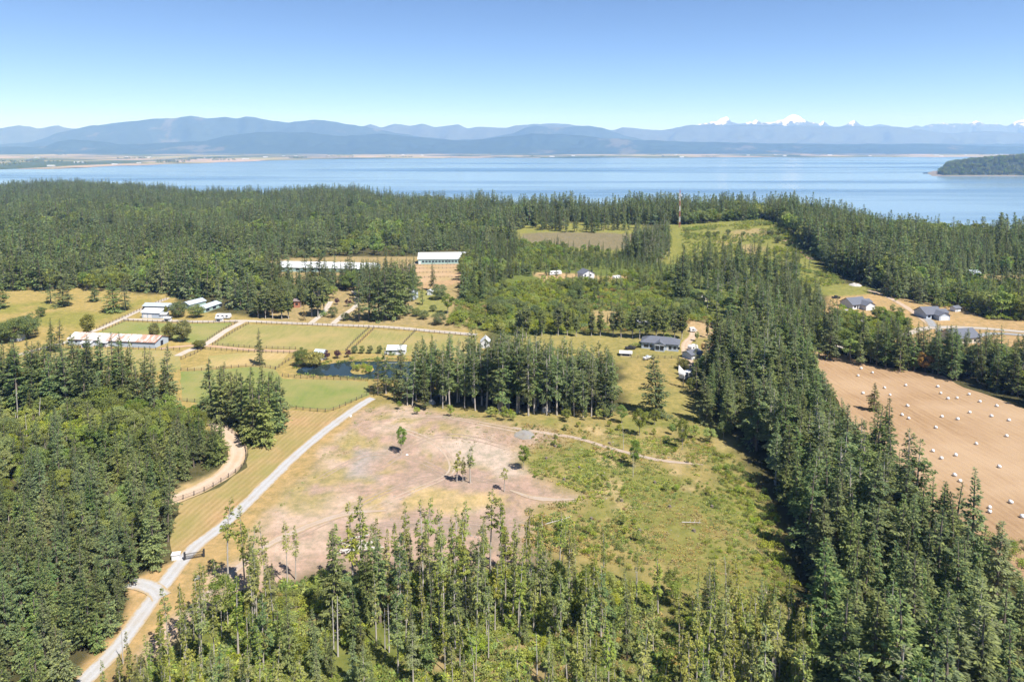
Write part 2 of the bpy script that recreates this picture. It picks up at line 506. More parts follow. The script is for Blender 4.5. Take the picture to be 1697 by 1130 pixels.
class MB:
    """collects simple solids into one mesh"""
    def __init__(s): s.v = []; s.f = []
    def add(s, vs, fs):
        b = len(s.v); s.v += [tuple(v) for v in vs]; s.f += [tuple(b + i for i in f) for f in fs]; return s
    def box(s, x0, x1, y0, y1, z0, z1):
        return s.add([(x0, y0, z0), (x1, y0, z0), (x1, y1, z0), (x0, y1, z0), (x0, y0, z1), (x1, y0, z1), (x1, y1, z1), (x0, y1, z1)],
                     [(0, 3, 2, 1), (4, 5, 6, 7), (0, 1, 5, 4), (1, 2, 6, 5), (2, 3, 7, 6), (3, 0, 4, 7)])
    def bar(s, a, b, r, r2=None, n=4):
        a = Vector(a); b = Vector(b); d = (b - a).normalized()
        up = Vector((0, 0, 1)) if abs(d.z) < 0.95 else Vector((1, 0, 0))
        x = d.cross(up).normalized(); y = d.cross(x)
        r2 = r if r2 is None else r2
        vs = []
        for c, rr in ((a, r), (b, r2)):
            for k in range(n):
                t = 2 * math.pi * (k + 0.5) / n
                vs.append(c + x * (rr * math.cos(t)) + y * (rr * math.sin(t)))
        fs = [(k, (k + 1) % n, n + (k + 1) % n, n + k) for k in range(n)] + [tuple(range(n - 1, -1, -1)), tuple(range(n, 2 * n))]
        return s.add(vs, fs)
    def prism(s, prof, x0, x1, axis='x'):
        """profile of (y,z) points swept along x"""
        n = len(prof)
        if axis == 'x':
            vs = [(x0, y, z) for y, z in prof] + [(x1, y, z) for y, z in prof]
        else:
            vs = [(y, x0, z) for y, z in prof] + [(y, x1, z) for y, z in prof]
        fs = [(i, (i + 1) % n, n + (i + 1) % n, n + i) for i in range(n)] + [tuple(range(n - 1, -1, -1)), tuple(range(n, 2 * n))]
        return s.add(vs, fs)
    def mesh(s, name, mat, bevel=0.0, smooth=False):
        me = bpy.data.meshes.new(name); me.from_pydata(s.v, [], s.f)
        bm = bmesh.new(); bm.from_mesh(me)
        bmesh.ops.recalc_face_normals(bm, faces=bm.faces)
        if bevel: bmesh.ops.bevel(bm, geom=list(bm.edges), offset=bevel, segments=2, affect='EDGES', clamp_overlap=True)
        bm.to_mesh(me); bm.free()
        me.materials.append(MATS[mat])
        if smooth: me.polygons.foreach_set('use_smooth', [True] * len(me.polygons))
        return me
    def part(s, name, mat, parent, loc=None, rz=None, bevel=0.0, smooth=False, **props):
        return link(name, s.mesh(name, mat, bevel, smooth), parent, loc, rz, **props)

# ------------------------------------------------------------------ terrain
def build_terrain():
    na, nr = 560, 420
    az = np.radians(np.linspace(-64, 64, na))
    rr = 40.0 * (3300.0 / 40.0) ** np.linspace(0, 1, nr)
    A, Rr = np.meshgrid(az, rr)
    X = Rr * np.sin(A); Y = Rr * np.cos(A)
    Z = height(X, Y)
    V = np.stack([X.ravel(), Y.ravel(), Z.ravel()], 1)
    i = np.arange(nr * na).reshape(nr, na)
    F = np.stack([i[:-1, :-1].ravel(), i[:-1, 1:].ravel(), i[1:, 1:].ravel(), i[1:, :-1].ravel()], 1)
    me = mesh_np('ground', V, F, ['ground_cover_soil'], smooth=True)
    x, y = V[:, 0], V[:, 1]
    wx = x + (fbm(x / 9.0, y / 9.0, 21, 3) - 0.5) * 9; wy = y + (fbm(x / 9.0, y / 9.0, 37, 3) - 0.5) * 9
    C = np.tile(np.array([0.095, 0.090, 0.045]), (len(x), 1))
    f = fbm(x / 40.0, y / 40.0, 5, 3)[:, None]
    C = C * (0.7 + 0.6 * f)
    def paint(pts, col, soft=3.0, amt=1.0, patch=None, warp=1.0):
        nonlocal C
        P = wpoly(pts)
        xs = [p[0] for p in P]; ys = [p[1] for p in P]
        m = (x > min(xs) - 3 * soft - 8) & (x < max(xs) + 3 * soft + 8) & (y > min(ys) - 3 * soft - 8) & (y < max(ys) + 3 * soft + 8)
        if not m.any(): return
        px = x[m] + (wx[m] - x[m]) * warp; py = y[m] + (wy[m] - y[m]) * warp
        w = sstep(-soft, soft, sdist(px, py, P)) * amt
        if patch:
            sc, lo, hi, sd = patch
            w = w * sstep(lo, hi, fbm(x[m] / sc, y[m] / sc, sd, 4))
        C[m] = C[m] * (1 - w[:, None]) + np.array(col) * w[:, None]
    # pastures
    paint([(-500, 490), (0, 478), (130, 476), (230, 486), (290, 488), (300, 512), (420, 525), (560, 520), (700, 520), (800, 548), (830, 600), (800, 650), (620, 660), (560, 690), (470, 700), (430, 720), (300, 712), (200, 690), (-500, 720)], (0.36, 0.285, 0.115), 3)
    paint([(0, 505), (60, 500), (180, 500), (250, 495), (200, 520), (140, 545), (60, 540), (-200, 560), (-300, 520)], (0.24, 0.24, 0.07), 8, 0.9, (26, 0.42, 0.62, 4))
    # estate and its drives
    paint([(430, 430), (560, 425), (700, 425), (790, 425), (780, 500), (830, 548), (700, 542), (430, 530)], (0.34, 0.27, 0.14), 4)
    paint([(675, 435), (780, 435), (765, 470), (700, 480), (670, 470)], (0.44, 0.31, 0.19), 3, 1)
    paint([(690, 480), (735, 480), (745, 520), (690, 525)], (0.25, 0.26, 0.09), 3, 0.9)
    # shrubland north of the pond
    paint([(760, 440), (850, 420), (1130, 420), (1190, 470), (1230, 540), (1150, 530), (1100, 545), (850, 560), (790, 545)], (0.15, 0.185, 0.055), 6)
    paint([(880, 452), (950, 452), (1000, 460), (1040, 455), (1040, 468), (985, 470), (900, 466)], (0.46, 0.34, 0.19), 3)
    paint([(980, 515), (1030, 515), (1030, 540), (985, 540)], (0.40, 0.31, 0.16), 3)
    # marsh meadow and the ridge
    paint([(850, 375), (900, 370), (1060, 372), (1130, 395), (1130, 440), (1000, 425), (880, 410), (840, 395)], (0.27, 0.27, 0.085), 6)
    paint([(860, 388), (930, 385), (1060, 388), (1060, 405), (1010, 415), (880, 408)], (0.235, 0.205, 0.13), 5)
    paint([(1120, 425), (1250, 438), (1340, 478), (1375, 560), (1300, 590), (1200, 585), (1230, 550), (1150, 500)], (0.17, 0.20, 0.065), 6)
    paint([(1100, 372), (1200, 366), (1270, 362), (1310, 380), (1330, 410), (1360, 440), (1400, 470), (1440, 478), (1400, 500), (1340, 480), (1250, 440), (1130, 430)], (0.25, 0.26, 0.08), 6)
    paint([(1200, 366), (1300, 372), (1330, 410), (1250, 425), (1180, 400)], (0.40, 0.32, 0.17), 6, 0.9, (40, 0.5, 0.66, 8))
    # houses on the right
    paint([(1375, 492), (1440, 482), (1500, 496), (1580, 508), (1640, 528), (1850, 540), (1850, 575), (1600, 580), (1500, 575), (1380, 560), (1360, 520)], (0.47, 0.335, 0.175), 3)
    paint([(1370, 480), (1395, 470), (1440, 474), (1450, 486), (1390, 492)], (0.27, 0.27, 0.09), 3)
    paint([(1370, 525), (1400, 515), (1430, 530), (1480, 520), (1510, 545), (1470, 575), (1380, 570)], (0.14, 0.18, 0.05), 3)
    paint([(1600, 455), (1697, 455), (1900, 460), (1900, 478), (1697, 475), (1630, 470)], (0.42, 0.34, 0.17), 4)
    # grey house yard
    paint([(850, 556), (1000, 552), (1130, 552), (1130, 530), (1180, 525), (1230, 550), (1200, 600), (1150, 640), (1160, 690), (1040, 700), (1030, 600), (850, 590)], (0.31, 0.275, 0.105), 4)
    paint([(1035, 596), (1120, 594), (1135, 640), (1090, 645), (1036, 650)], (0.36, 0.29, 0.12), 3)
    paint([(1130, 528), (1175, 528), (1200, 560), (1150, 560)], (0.46, 0.34, 0.20), 3)
    paint([(1160, 568), (1200, 568), (1195, 590), (1168, 590)], (0.50, 0.37, 0.21), 2)
    # the clearing
    paint([(420, 850), (600, 668), (620, 660), (760, 675), (1000, 680), (1200, 700), (1260, 800), (1300, 900), (1300, 1040), (1000, 1000), (850, 900), (560, 905), (440, 950), (280, 1080), (240, 1080)], (0.315, 0.265, 0.110), 5)
    paint([(850, 690), (1180, 690), (1230, 790), (1290, 890), (1290, 1000), (1150, 1000), (1050, 920), (960, 900), (900, 860), (1000, 800), (880, 770)], (0.205, 0.225, 0.065), 6, 0.75, (14, 0.44, 0.60, 12))
    paint([(900, 700), (1180, 700), (1250, 830), (1280, 930), (1000, 930), (880, 800)], (0.46, 0.36, 0.20), 5, 0.75, (10, 0.55, 0.68, 31))
    paint([(445, 850), (600, 676), (690, 674), (760, 690), (850, 712), (905, 716), (930, 730), (850, 745), (870, 790), (955, 822), (870, 850), (880, 940), (700, 945), (600, 955), (500, 955), (440, 975), (300, 1060), (270, 1080), (290, 1040), (420, 900)], (0.415, 0.308, 0.250), 5)
    paint([(445, 850), (600, 676), (690, 674), (760, 690), (850, 712), (905, 716), (930, 730), (850, 745), (870, 790), (955, 822), (860, 850), (850, 900), (700, 893), (600, 905), (500, 910), (440, 940), (420, 900)], (0.51, 0.40, 0.328), 4, 0.85, (13, 0.50, 0.62, 91))
    paint([(500, 850), (640, 720), (850, 740), (870, 860), (700, 893), (560, 900)], (0.33, 0.245, 0.205), 4, 0.6, (7, 0.56, 0.66, 93))
    paint([(530, 770), (640, 690), (740, 700), (830, 740), (840, 800), (800, 830), (600, 840), (500, 850), (470, 830)], (0.35, 0.30, 0.125), 4, 0.75, (9, 0.50, 0.62, 15))
    paint([(460, 830), (600, 690), (690, 680), (620, 760), (520, 850)], (0.34, 0.295, 0.13), 5, 0.8, (8, 0.42, 0.58, 44))
    paint([(600, 820), (700, 808), (850, 815), (860, 845), (700, 850), (610, 850)], (0.48, 0.375, 0.185), 3, 0.75, (8, 0.42, 0.55, 18))
    paint([(590, 750), (640, 745), (620, 790), (570, 790)], (0.36, 0.33, 0.325), 4, 0.8)
    paint([(740, 735), (790, 720), (850, 750), (870, 790), (830, 795), (770, 770)], (0.52, 0.435, 0.375), 3, 0.9)
    paint([(650, 770), (740, 765), (830, 800), (860, 815), (760, 815), (670, 800)], (0.37, 0.275, 0.235), 3, 0.7)
    paint([(560, 860), (850, 860), (850, 890), (700, 885), (600, 895)], (0.375, 0.29, 0.255), 3, 0.8)
    # foreground stand floor
    paint([(330, 1025), (430, 985), (600, 962), (850, 950), (1000, 955), (1330, 1040), (1420, 1600), (200, 1600), (230, 1090)], (0.165, 0.185, 0.055), 4)
    paint([(450, 1010), (700, 950), (1100, 1000), (1100, 1300), (400, 1300)], (0.34, 0.26, 0.14), 4, 0.8, (9, 0.56, 0.66, 23))
    # verge of the drive
    paint([(120, 1140), (230, 1000), (330, 880), (410, 800), (605, 660), (612, 668), (470, 815), (400, 900), (300, 1010), (160, 1150)], (0.43, 0.31, 0.15), 3, 0.9)
    paint([(215, 965), (290, 955), (240, 1010), (215, 1015)], (0.44, 0.31, 0.15), 2)
    paint([(230, 1080), (300, 1000), (420, 900), (440, 940), (330, 1015), (270, 1085)], (0.49, 0.375, 0.29), 3)
    paint([(190, 1050), (212, 1005), (208, 962), (285, 930), (300, 925), (335, 900), (250, 1010), (180, 1095), (120, 1160), (80, 1160)], (0.44, 0.31, 0.16), 1.5, 1.0, None, 0.3)
    paint([(280, 812), (330, 795), (376, 770), (386, 750), (375, 722), (392, 735), (400, 760), (370, 795), (280, 835)], (0.42, 0.32, 0.17), 1.5, 1.0, None, 0.3)
    # right fringe beyond the belt
    paint([(1640, 880), (1760, 860), (1900, 1000), (1780, 1100), (1690, 960)], (0.30, 0.27, 0.11), 4)
    ca = me.color_attributes.new('Col', 'FLOAT_COLOR', 'POINT')
    buf = np.ones((len(x), 4), np.float32); buf[:, :3] = np.clip(C * 0.74, 0, 1)
    ca.data.foreach_set('color', buf.ravel())
    link('ground', me, kind='structure')
build_terrain()

def sheet(name, pts, mat, lift=0.05, step=4.0, rag=1.0, z=None, **props):
    """a draped sheet over a photo-traced outline, with an uneven edge"""
    P = [Vector(p) for p in wpoly(pts)]
    B = []
    n = len(P)
    for i in range(n):
        a, b = P[i], P[(i + 1) % n]
        k = max(1, int((b - a).length / step))
        for j in range(k):
            q = a + (b - a) * (j / k)
            B.append((q.x + (float(fbm(q.x / 5, q.y / 5, 61, 3)) - 0.5) * 3 * rag, q.y + (float(fbm(q.x / 5, q.y / 5, 71, 3)) - 0.5) * 3 * rag))
    nb = len(B)
    xs = np.arange(min(b[0] for b in B), max(b[0] for b in B), step); ys = np.arange(min(b[1] for b in B), max(b[1] for b in B), step)
    if z is None:
        GX, GY = np.meshgrid(xs, ys); GX = GX.ravel(); GY = GY.ravel()
        k = inside(GX, GY, B) & (seg_dist(GX, GY, B) > step * 0.5)
        pts2 = [Vector(b) for b in B] + [Vector((a, b)) for a, b in zip(GX[k], GY[k])]
    else:
        pts2 = [Vector(b) for b in B]
    vo, _, fo, *_ = delaunay_2d_cdt(pts2, [(i, (i + 1) % nb) for i in range(nb)], [], 1, 1e-4)
    vx = np.array([v[0] for v in vo]); vy = np.array([v[1] for v in vo])
    vz = height(vx, vy) + lift if z is None else np.full(len(vx), z)
    F = np.array([f for f in fo if len(f) == 3])
    a = (vx[F[:, 1]] - vx[F[:, 0]]) * (vy[F[:, 2]] - vy[F[:, 0]]) - (vx[F[:, 2]] - vx[F[:, 0]]) * (vy[F[:, 1]] - vy[F[:, 0]])
    F[a < 0] = F[a < 0][:, ::-1]
    me = mesh_np(name, np.stack([vx, vy, vz], 1), F, [mat], smooth=True)
    return link(name, me, kind='structure', **props)

def spline(pts, step):
    out = []
    n = len(pts)
    for i in range(n - 1):
        p0, p1, p2, p3 = pts[max(i - 1, 0)], pts[i], pts[i + 1], pts[min(i + 2, n - 1)]
        k = max(2, int((p2 - p1).length / step))
        for j in range(k):
            t = j / k
            out.append(0.5 * ((2 * p1) + (p2 - p0) * t + (2 * p0 - 5 * p1 + 4 * p2 - p3) * t * t + (3 * p1 - p0 - 3 * p2 + p3) * t ** 3))
    out.append(pts[-1])
    return out

def ribbon(name, px, w, mat, lift=0.09, step=3.0, taper=False, **props):
    pts = [Vector(gp(u, v)[:2]) for u, v in px]
    c = spline(pts, step)
    V = []; n = len(c)
    for i, p in enumerate(c):
        d = (c[min(i + 1, n - 1)] - c[max(i - 1, 0)]).normalized(); s = Vector((-d.y, d.x))
        for k in (-1, -0.5, 0, 0.5, 1):
            ww = w / 2 * k * (min(1, (i + 1) / 4, (n - i) / 4) if taper else 1)
            if abs(k) == 1: ww *= 1 + (float(vnoise(p.x / 4 + 50 * k, p.y / 4, 9)) - 0.5) * 0.28
            q = p + s * ww
            V.append((q.x, q.y, h1(q.x, q.y) + lift + (0.02 if k == 0 else 0)))
    F = [(i * 5 + k, i * 5 + k + 1, (i + 1) * 5 + k + 1, (i + 1) * 5 + k) for i in range(n - 1) for k in range(4)]
    V = np.array(V); F = np.array(F)[:, ::-1]
    me = mesh_np(name, V, F, [mat], smooth=True)
    at = me.attributes.new('across', 'FLOAT', 'POINT')
    at.data.foreach_set('value', np.tile(np.array([-1, -0.5, 0, 0.5, 1], np.float32), n))
    return link(name, me, kind='structure', **props)

# fields
sheet('hay_field', [(1345, 580), (1400, 588), (1440, 604), (1500, 612), (1560, 622), (1600, 643), (1697, 676), (1900, 740), (2300, 960), (2100, 1400), (1800, 1300), (1740, 1100), (1690, 960), (1630, 890), (1540, 850), (1450, 760), (1400, 680), (1360, 620)], 'stubble', 0.06, 5)
sheet('mown_verge', [(480, 679), (545, 684), (572, 676), (602, 664), (520, 722), (465, 772), (415, 822), (388, 858), (335, 905), (300, 932), (283, 925), (286, 870), (300, 832), (360, 808), (405, 775), (412, 745), (440, 720), (476, 692)], 'mown_verge', 0.06, 3)
sheet('paddock', [(408, 538), (500, 540), (560, 543), (612, 546), (592, 565), (572, 581), (490, 579), (425, 576), (352, 572), (380, 553)], 'paddock_grass', 0.06, 4, 0.4)
sheet('paddock', [(622, 546), (690, 551), (760, 556), (790, 560), (800, 590), (670, 590), (578, 583), (598, 568)], 'paddock_grass', 0.06, 4, 0.4)
sheet('paddock', [(205, 533), (300, 537), (385, 535), (370, 548), (338, 570), (300, 566), (270, 556), (160, 552)], 'green_paddock_grass', 0.06, 4, 0.4)
sheet('paddock', [(300, 612), (350, 602), (345, 590), (420, 583), (480, 584), (460, 610), (400, 606), (340, 611)], 'dry_paddock_grass', 0.06, 4, 0.4)
sheet('paddock', [(300, 616), (420, 608), (455, 612), (470, 628), (610, 632), (612, 655), (570, 670), (545, 679), (480, 674), (400, 680), (300, 664)], 'green_paddock_grass', 0.06, 4, 0.4)
sheet('paddock', [(35, 590), (90, 577), (260, 580), (292, 582), (296, 590), (300, 612), (150, 625), (30, 610)], 'paddock_grass', 0.06, 4, 0.4)
sheet('paddock', [(680, 439), (762, 438), (765, 462), (700, 470), (676, 462)], 'bare_paddock', 0.06, 4, 0.4)
sheet('pond', POND, 'pond_water', 0, 3, 0.5, z=-0.35)

# roads
ribbon('gravel_drive', [(80, 1190), (130, 1138), (195, 1072), (245, 1005), (282, 955), (325, 905), (380, 862), (440, 803), (500, 746), (560, 698), (604, 667), (618, 660)], 4.0, 'grey_gravel', 0.10)
ribbon('gravel_spur', [(215, 966), (235, 969), (255, 977), (268, 990)], 4.0, 'grey_gravel', 0.14, 1.5)
ribbon('dirt_track', [(250, 1070), (300, 1025), (345, 985), (395, 940), (440, 905), (500, 876), (570, 852), (640, 846)], 2.6, 'trail_soil', 0.08, taper=True)
ribbon('riding_track', [(345, 690), (372, 714), (389, 735), (394, 752), (382, 776), (350, 800), (318, 815), (275, 832), (240, 850)], 6.0, 'tan_gravel', 0.10)
ribbon('farm_lane', [(278, 494), (245, 508), (205, 527), (165, 545), (130, 558), (105, 569), (75, 576), (20, 592)], 4.2, 'pale_gravel', 0.10)
ribbon('farm_lane', [(205, 529), (260, 531), (330, 533), (400, 532), (470, 535), (540, 538), (640, 542), (720, 549), (790, 555)], 4.5, 'pale_gravel', 0.14)
ribbon('farm_lane', [(404, 533), (375, 548), (342, 570), (310, 582), (294, 590)], 4.5, 'pale_gravel', 0.10)
ribbon('farm_lane', [(265, 578), (300, 574), (340, 573), (420, 580), (495, 582)], 3.5, 'trail_dirt', 0.08)
ribbon('estate_drive', [(515, 536), (532, 522), (541, 512), (548, 500)], 4.0, 'pale_gravel', 0.18)
ribbon('estate_drive', [(552, 537), (570, 522), (590, 507), (592, 492), (586, 482)], 4.0, 'pale_gravel', 0.18)
ribbon('house_lane', [(1440, 481), (1470, 492), (1500, 508), (1528, 528), (1545, 541)], 4.0, 'tan_gravel', 0.10)
ribbon('house_road', [(1520, 547), (1548, 543), (1600, 543), (1650, 546), (1720, 552), (1850, 560)], 6.0, 'pale_gravel', 0.14)
ribbon('house_road', [(1350, 572), (1385, 574), (1415, 576), (1470, 563), (1520, 548)], 5.0, 'pale_gravel', 0.10)
ribbon('house_drive', [(1523, 522), (1538, 530), (1547, 542)], 5.0, 'asphalt_grey', 0.18)
ribbon('house_drive', [(1405, 513), (1416, 523), (1424, 532), (1440, 545)], 5.0, 'asphalt_grey', 0.10)
ribbon('house_road', [(1605, 560), (1650, 553), (1720, 558), (1800, 566)], 5.0, 'asphalt_grey', 0.20)
ribbon('house_drive', [(1150, 545), (1148, 558), (1138, 568), (1136, 580), (1140, 596), (1150, 615)], 4.5, 'tan_gravel', 0.10)
ribbon('trail', [(1300, 398), (1320, 408), (1337, 424), (1345, 430)], 5.0, 'trail_dirt', 0.12)
ribbon('trail', [(850, 708), (900, 717), (960, 727), (1020, 745), (1090, 762), (1165, 770)], 1.9, 'trail_soil', 0.08, taper=True)
ribbon('trail', [(845, 812), (880, 824), (920, 828), (955, 827)], 2.4, 'trail_soil', 0.08, taper=True)
ribbon('trail', [(700, 432), (685, 438), (672, 448)], 5.0, 'tan_gravel', 0.12)

gravel('track_dirt', (0.40, 0.305, 0.26))
gravel('pale_track_dirt', (0.53, 0.43, 0.36))
for px, m_ in (([(470, 900), (560, 855), (640, 815), (720, 790), (800, 795), (860, 815)], 'track_dirt'), ([(620, 700), (690, 720), (740, 750), (745, 785), (680, 815), (600, 850)], 'pale_track_dirt'),
               ([(850, 745), (800, 730), (740, 722), (690, 735), (640, 770), (600, 800)], 'track_dirt'), ([(640, 690), (720, 690), (800, 702), (900, 722)], 'pale_track_dirt'),
               ([(540, 890), (640, 868), (740, 862), (840, 870), (900, 850)], 'track_dirt'), ([(520, 800), (570, 770), (620, 752), (700, 765), (770, 800)], 'track_dirt')):
    P_ = [Vector(gp(u, v)[:2]) for u, v in px]
    for side in (-0.85, 0.85):
        C_ = spline(P_, 2.0); V_ = []; n_ = len(C_)
        for i_, q in enumerate(C_):
            d_ = (C_[min(i_ + 1, n_ - 1)] - C_[max(i_ - 1, 0)]).normalized(); s_ = Vector((-d_.y, d_.x))
            wd_ = 0.20 + 0.16 * float(vnoise(q.x / 3.0, q.y / 3.0, 4)); t_ = min(1, i_ / 6, (n_ - 1 - i_) / 6)
            for k_ in (-1, 1):
                e_ = q + s_ * (side + k_ * wd_ * t_)
                V_.append((e_.x, e_.y, h1(e_.x, e_.y) + 0.045))
        F_ = [(2 * i_, 2 * i_ + 2, 2 * i_ + 3, 2 * i_ + 1) for i_ in range(n_ - 1)]
        me_ = mesh_np('wheel_track', np.array(V_), np.array(F_)[:, ::-1], [m_])
        link('wheel_track', me_, kind='structure')

# sea, far shore, hills
def flat(name, poly, z, mat):
    vs = [(x, y, z) for x, y in poly]
    me = bpy.data.meshes.new(name); me.from_pydata(vs, [], [tuple(range(len(vs)))]); me.materials.append(MATS[mat])
    me.update()
    if me.polygons[0].normal.z < 0: me.flip_normals()
    return link(name, me, kind='structure')
flat('sea', [(-40000, -3000), (40000, -3000), (40000, 27000), (-40000, 27000)], SEA, 'sea_water')
SHORE = [(-700, 296), (-300, 287), (0, 281), (60, 280.5), (130, 279), (180, 276), (260, 273), (350, 270), (430, 267), (520, 264.5), (650, 263), (850, 262), (1100, 262), (1400, 261.2), (1600, 260.4), (1900, 259), (2600, 258)]
_sh = []
for (u0, v0), (u1, v1) in zip(SHORE[:-1], SHORE[1:]):
    for j in range(8):
        t = j / 8; u = u0 + (u1 - u0) * t; v = v0 + (v1 - v0) * t + (float(fbm(np.array(u / 23.0), np.array(0.0), 3, 3)) - 0.5) * 1.6
        p = gp(u, v, SEA); _sh.append((p.x, p.y))
flat('far_shore', _sh + [(36000, 12500), (36000, 26000), (-36000, 26000), (-36000, 6000)], SEA + 1.2, 'delta_farmland')

def mountains(name, D, depth, sky_pts, mat, rough, seed, nrow=37, du=5.0):
    us = np.arange(-700, 2420, du)
    pu = np.array([p[0] for p in sky_pts], float); pv = np.array([p[1] for p in sky_pts], float)
    v = np.interp(us, pu, pv)
    v = v + (fbm(us / 14.0, us * 0, seed, 4) - 0.5) * rough * 1.6
    zc = H0 + (VH - v) * D / FPX - SEA                       # crest height over the sea
    x = (us - UC) * D / FPX
    ts = np.linspace(-1, 1, nrow)
    T, U = np.meshgrid(ts, us, indexing='ij')
    Xc = np.tile(x, (nrow, 1)); Zc = np.tile(zc, (nrow, 1))
    Y = D + T * depth
    prof = np.clip(1 - np.abs(T), 0, 1) ** 1.15
    sp = np.abs(fbm(Xc / (depth * 0.55) + seed, Y / (depth * 0.9), seed + 5, 4) - 0.5) * 2
    side = np.sin(np.pi * np.clip(np.abs(T), 0, 1))
    sp2 = np.abs(fbm(Xc / (depth * 0.22) + seed, Y / (depth * 0.35), seed + 9, 3) - 0.5) * 2
    Z = SEA - 8 + Zc * prof * (1 - (0.62 * sp + 0.34 * sp2) * side) + 8
    Xs = Xc * (Y / D)                                        # ridges fan out with distance
    V = np.stack([Xs.ravel(), Y.ravel(), Z.ravel()], 1)
    n = len(us); i = np.arange(nrow * n).reshape(nrow, n)
    F = np.stack([i[:-1, :-1].ravel(), i[:-1, 1:].ravel(), i[1:, 1:].ravel(), i[1:, :-1].ravel()], 1)
    link(name, mesh_np(name, V, F, [mat], smooth=True), kind='structure')

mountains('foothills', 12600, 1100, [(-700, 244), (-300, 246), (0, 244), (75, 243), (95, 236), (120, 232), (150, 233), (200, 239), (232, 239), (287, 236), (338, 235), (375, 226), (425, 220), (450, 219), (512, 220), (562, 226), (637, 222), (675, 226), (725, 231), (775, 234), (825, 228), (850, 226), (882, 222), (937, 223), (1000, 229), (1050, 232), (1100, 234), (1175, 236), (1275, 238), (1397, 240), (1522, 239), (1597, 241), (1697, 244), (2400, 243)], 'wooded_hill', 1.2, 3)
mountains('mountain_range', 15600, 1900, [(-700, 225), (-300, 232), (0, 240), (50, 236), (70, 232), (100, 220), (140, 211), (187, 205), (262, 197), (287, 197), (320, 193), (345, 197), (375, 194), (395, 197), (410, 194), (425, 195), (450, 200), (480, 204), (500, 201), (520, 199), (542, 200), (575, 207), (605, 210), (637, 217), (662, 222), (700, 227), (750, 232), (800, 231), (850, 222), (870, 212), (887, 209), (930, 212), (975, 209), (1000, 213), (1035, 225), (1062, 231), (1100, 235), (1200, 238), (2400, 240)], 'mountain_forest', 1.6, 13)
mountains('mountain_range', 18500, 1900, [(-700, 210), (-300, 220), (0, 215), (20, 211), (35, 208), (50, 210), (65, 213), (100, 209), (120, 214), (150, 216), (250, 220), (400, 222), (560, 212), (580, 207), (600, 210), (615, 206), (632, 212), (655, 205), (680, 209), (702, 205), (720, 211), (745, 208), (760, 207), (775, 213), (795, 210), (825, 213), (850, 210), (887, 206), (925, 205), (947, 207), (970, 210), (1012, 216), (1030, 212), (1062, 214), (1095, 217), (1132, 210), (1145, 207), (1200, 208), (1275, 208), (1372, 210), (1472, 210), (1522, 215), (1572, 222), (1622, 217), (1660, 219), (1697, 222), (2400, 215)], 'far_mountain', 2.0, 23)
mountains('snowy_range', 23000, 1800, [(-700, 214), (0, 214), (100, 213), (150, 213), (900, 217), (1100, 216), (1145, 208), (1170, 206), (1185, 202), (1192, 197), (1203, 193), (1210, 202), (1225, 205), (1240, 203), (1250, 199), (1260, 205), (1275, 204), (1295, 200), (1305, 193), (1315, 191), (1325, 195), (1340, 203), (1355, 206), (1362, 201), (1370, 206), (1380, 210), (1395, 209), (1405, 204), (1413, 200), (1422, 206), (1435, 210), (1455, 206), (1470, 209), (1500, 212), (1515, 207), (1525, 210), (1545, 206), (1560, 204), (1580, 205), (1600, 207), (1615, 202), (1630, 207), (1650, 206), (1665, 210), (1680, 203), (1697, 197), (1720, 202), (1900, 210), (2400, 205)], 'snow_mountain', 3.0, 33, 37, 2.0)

# wooded headland on the right
HEAD_U = np.array([1540, 1552, 1562, 1570, 1600, 1640, 1697, 1800, 2000, 2300], float)
HEAD_V = np.array([292, 290, 286, 276, 271, 267, 262.5, 259, 262, 270], float)
def head_height(x, y):
    u = UC + FPX * x / y
    d0 = 3480.0
    crest = np.maximum(0, H0 - (np.interp(u, HEAD_U, HEAD_V) - VH) * (d0 + 220) / FPX - SEA)
    t = (y - d0) / 700.0
    return SEA - 1.5 + (crest + 1.5) * sstep(-0.02, 0.42, t) * (1 - sstep(0.6, 1.0, t)) + 3.0 * sstep(-0.03, 0.005, t) * (1 - sstep(0.96, 1.0, t)) * sstep(1538, 1552, u)
def build_head():
    us = np.arange(1530, 2300, 4.0); ys = np.linspace(3455, 4200, 50)
    U, Y = np.meshgrid(us, ys); X = (U - UC) * Y / FPX
    Z = head_height(X, Y)
    V = np.stack([X.ravel(), Y.ravel(), Z.ravel()], 1)
    n = len(us); i = np.arange(len(ys) * n).reshape(len(ys), n)
    F = np.stack([i[:-1, :-1].ravel(), i[:-1, 1:].ravel(), i[1:, 1:].ravel(), i[1:, :-1].ravel()], 1)
    zm = V[F, 2].max(1)
    me = mesh_np('headland', V, F, ['headland_soil', 'beach'], (zm < SEA + 4.5).astype(int), smooth=True)
    link('headland', me, kind='structure')
build_head()

# ------------------------------------------------------------------ trees: shapes
def tube(path, radii, n=6):
    path = np.asarray(path, float); V = []; F = []
    for k, (p, r) in enumerate(zip(path, radii)):
        d = path[min(k + 1, len(path) - 1)] - path[max(k - 1, 0)]; d /= np.linalg.norm(d) + 1e-9
        a = np.cross(d, (0.0, 1.0, 0.0) if abs(d[1]) < 0.9 else (1.0, 0, 0)); a /= np.linalg.norm(a); b = np.cross(d, a)
        for j in range(n):
            t = 2 * math.pi * j / n
            V.append(p + r * (math.cos(t) * a + math.sin(t) * b))
    for k in range(len(path) - 1):
        for j in range(n):
            a, b, c, d = k * n + j, k * n + (j + 1) % n, (k + 1) * n + (j + 1) % n, (k + 1) * n + j
            F += [(a, b, c), (a, c, d)]
    return np.array(V), np.array(F)

def cat(parts):
    V = []; F = []; b = 0
    for v, f in parts:
        V.append(v); F.append(f + b); b += len(v)
    return np.concatenate(V), np.concatenate(F)

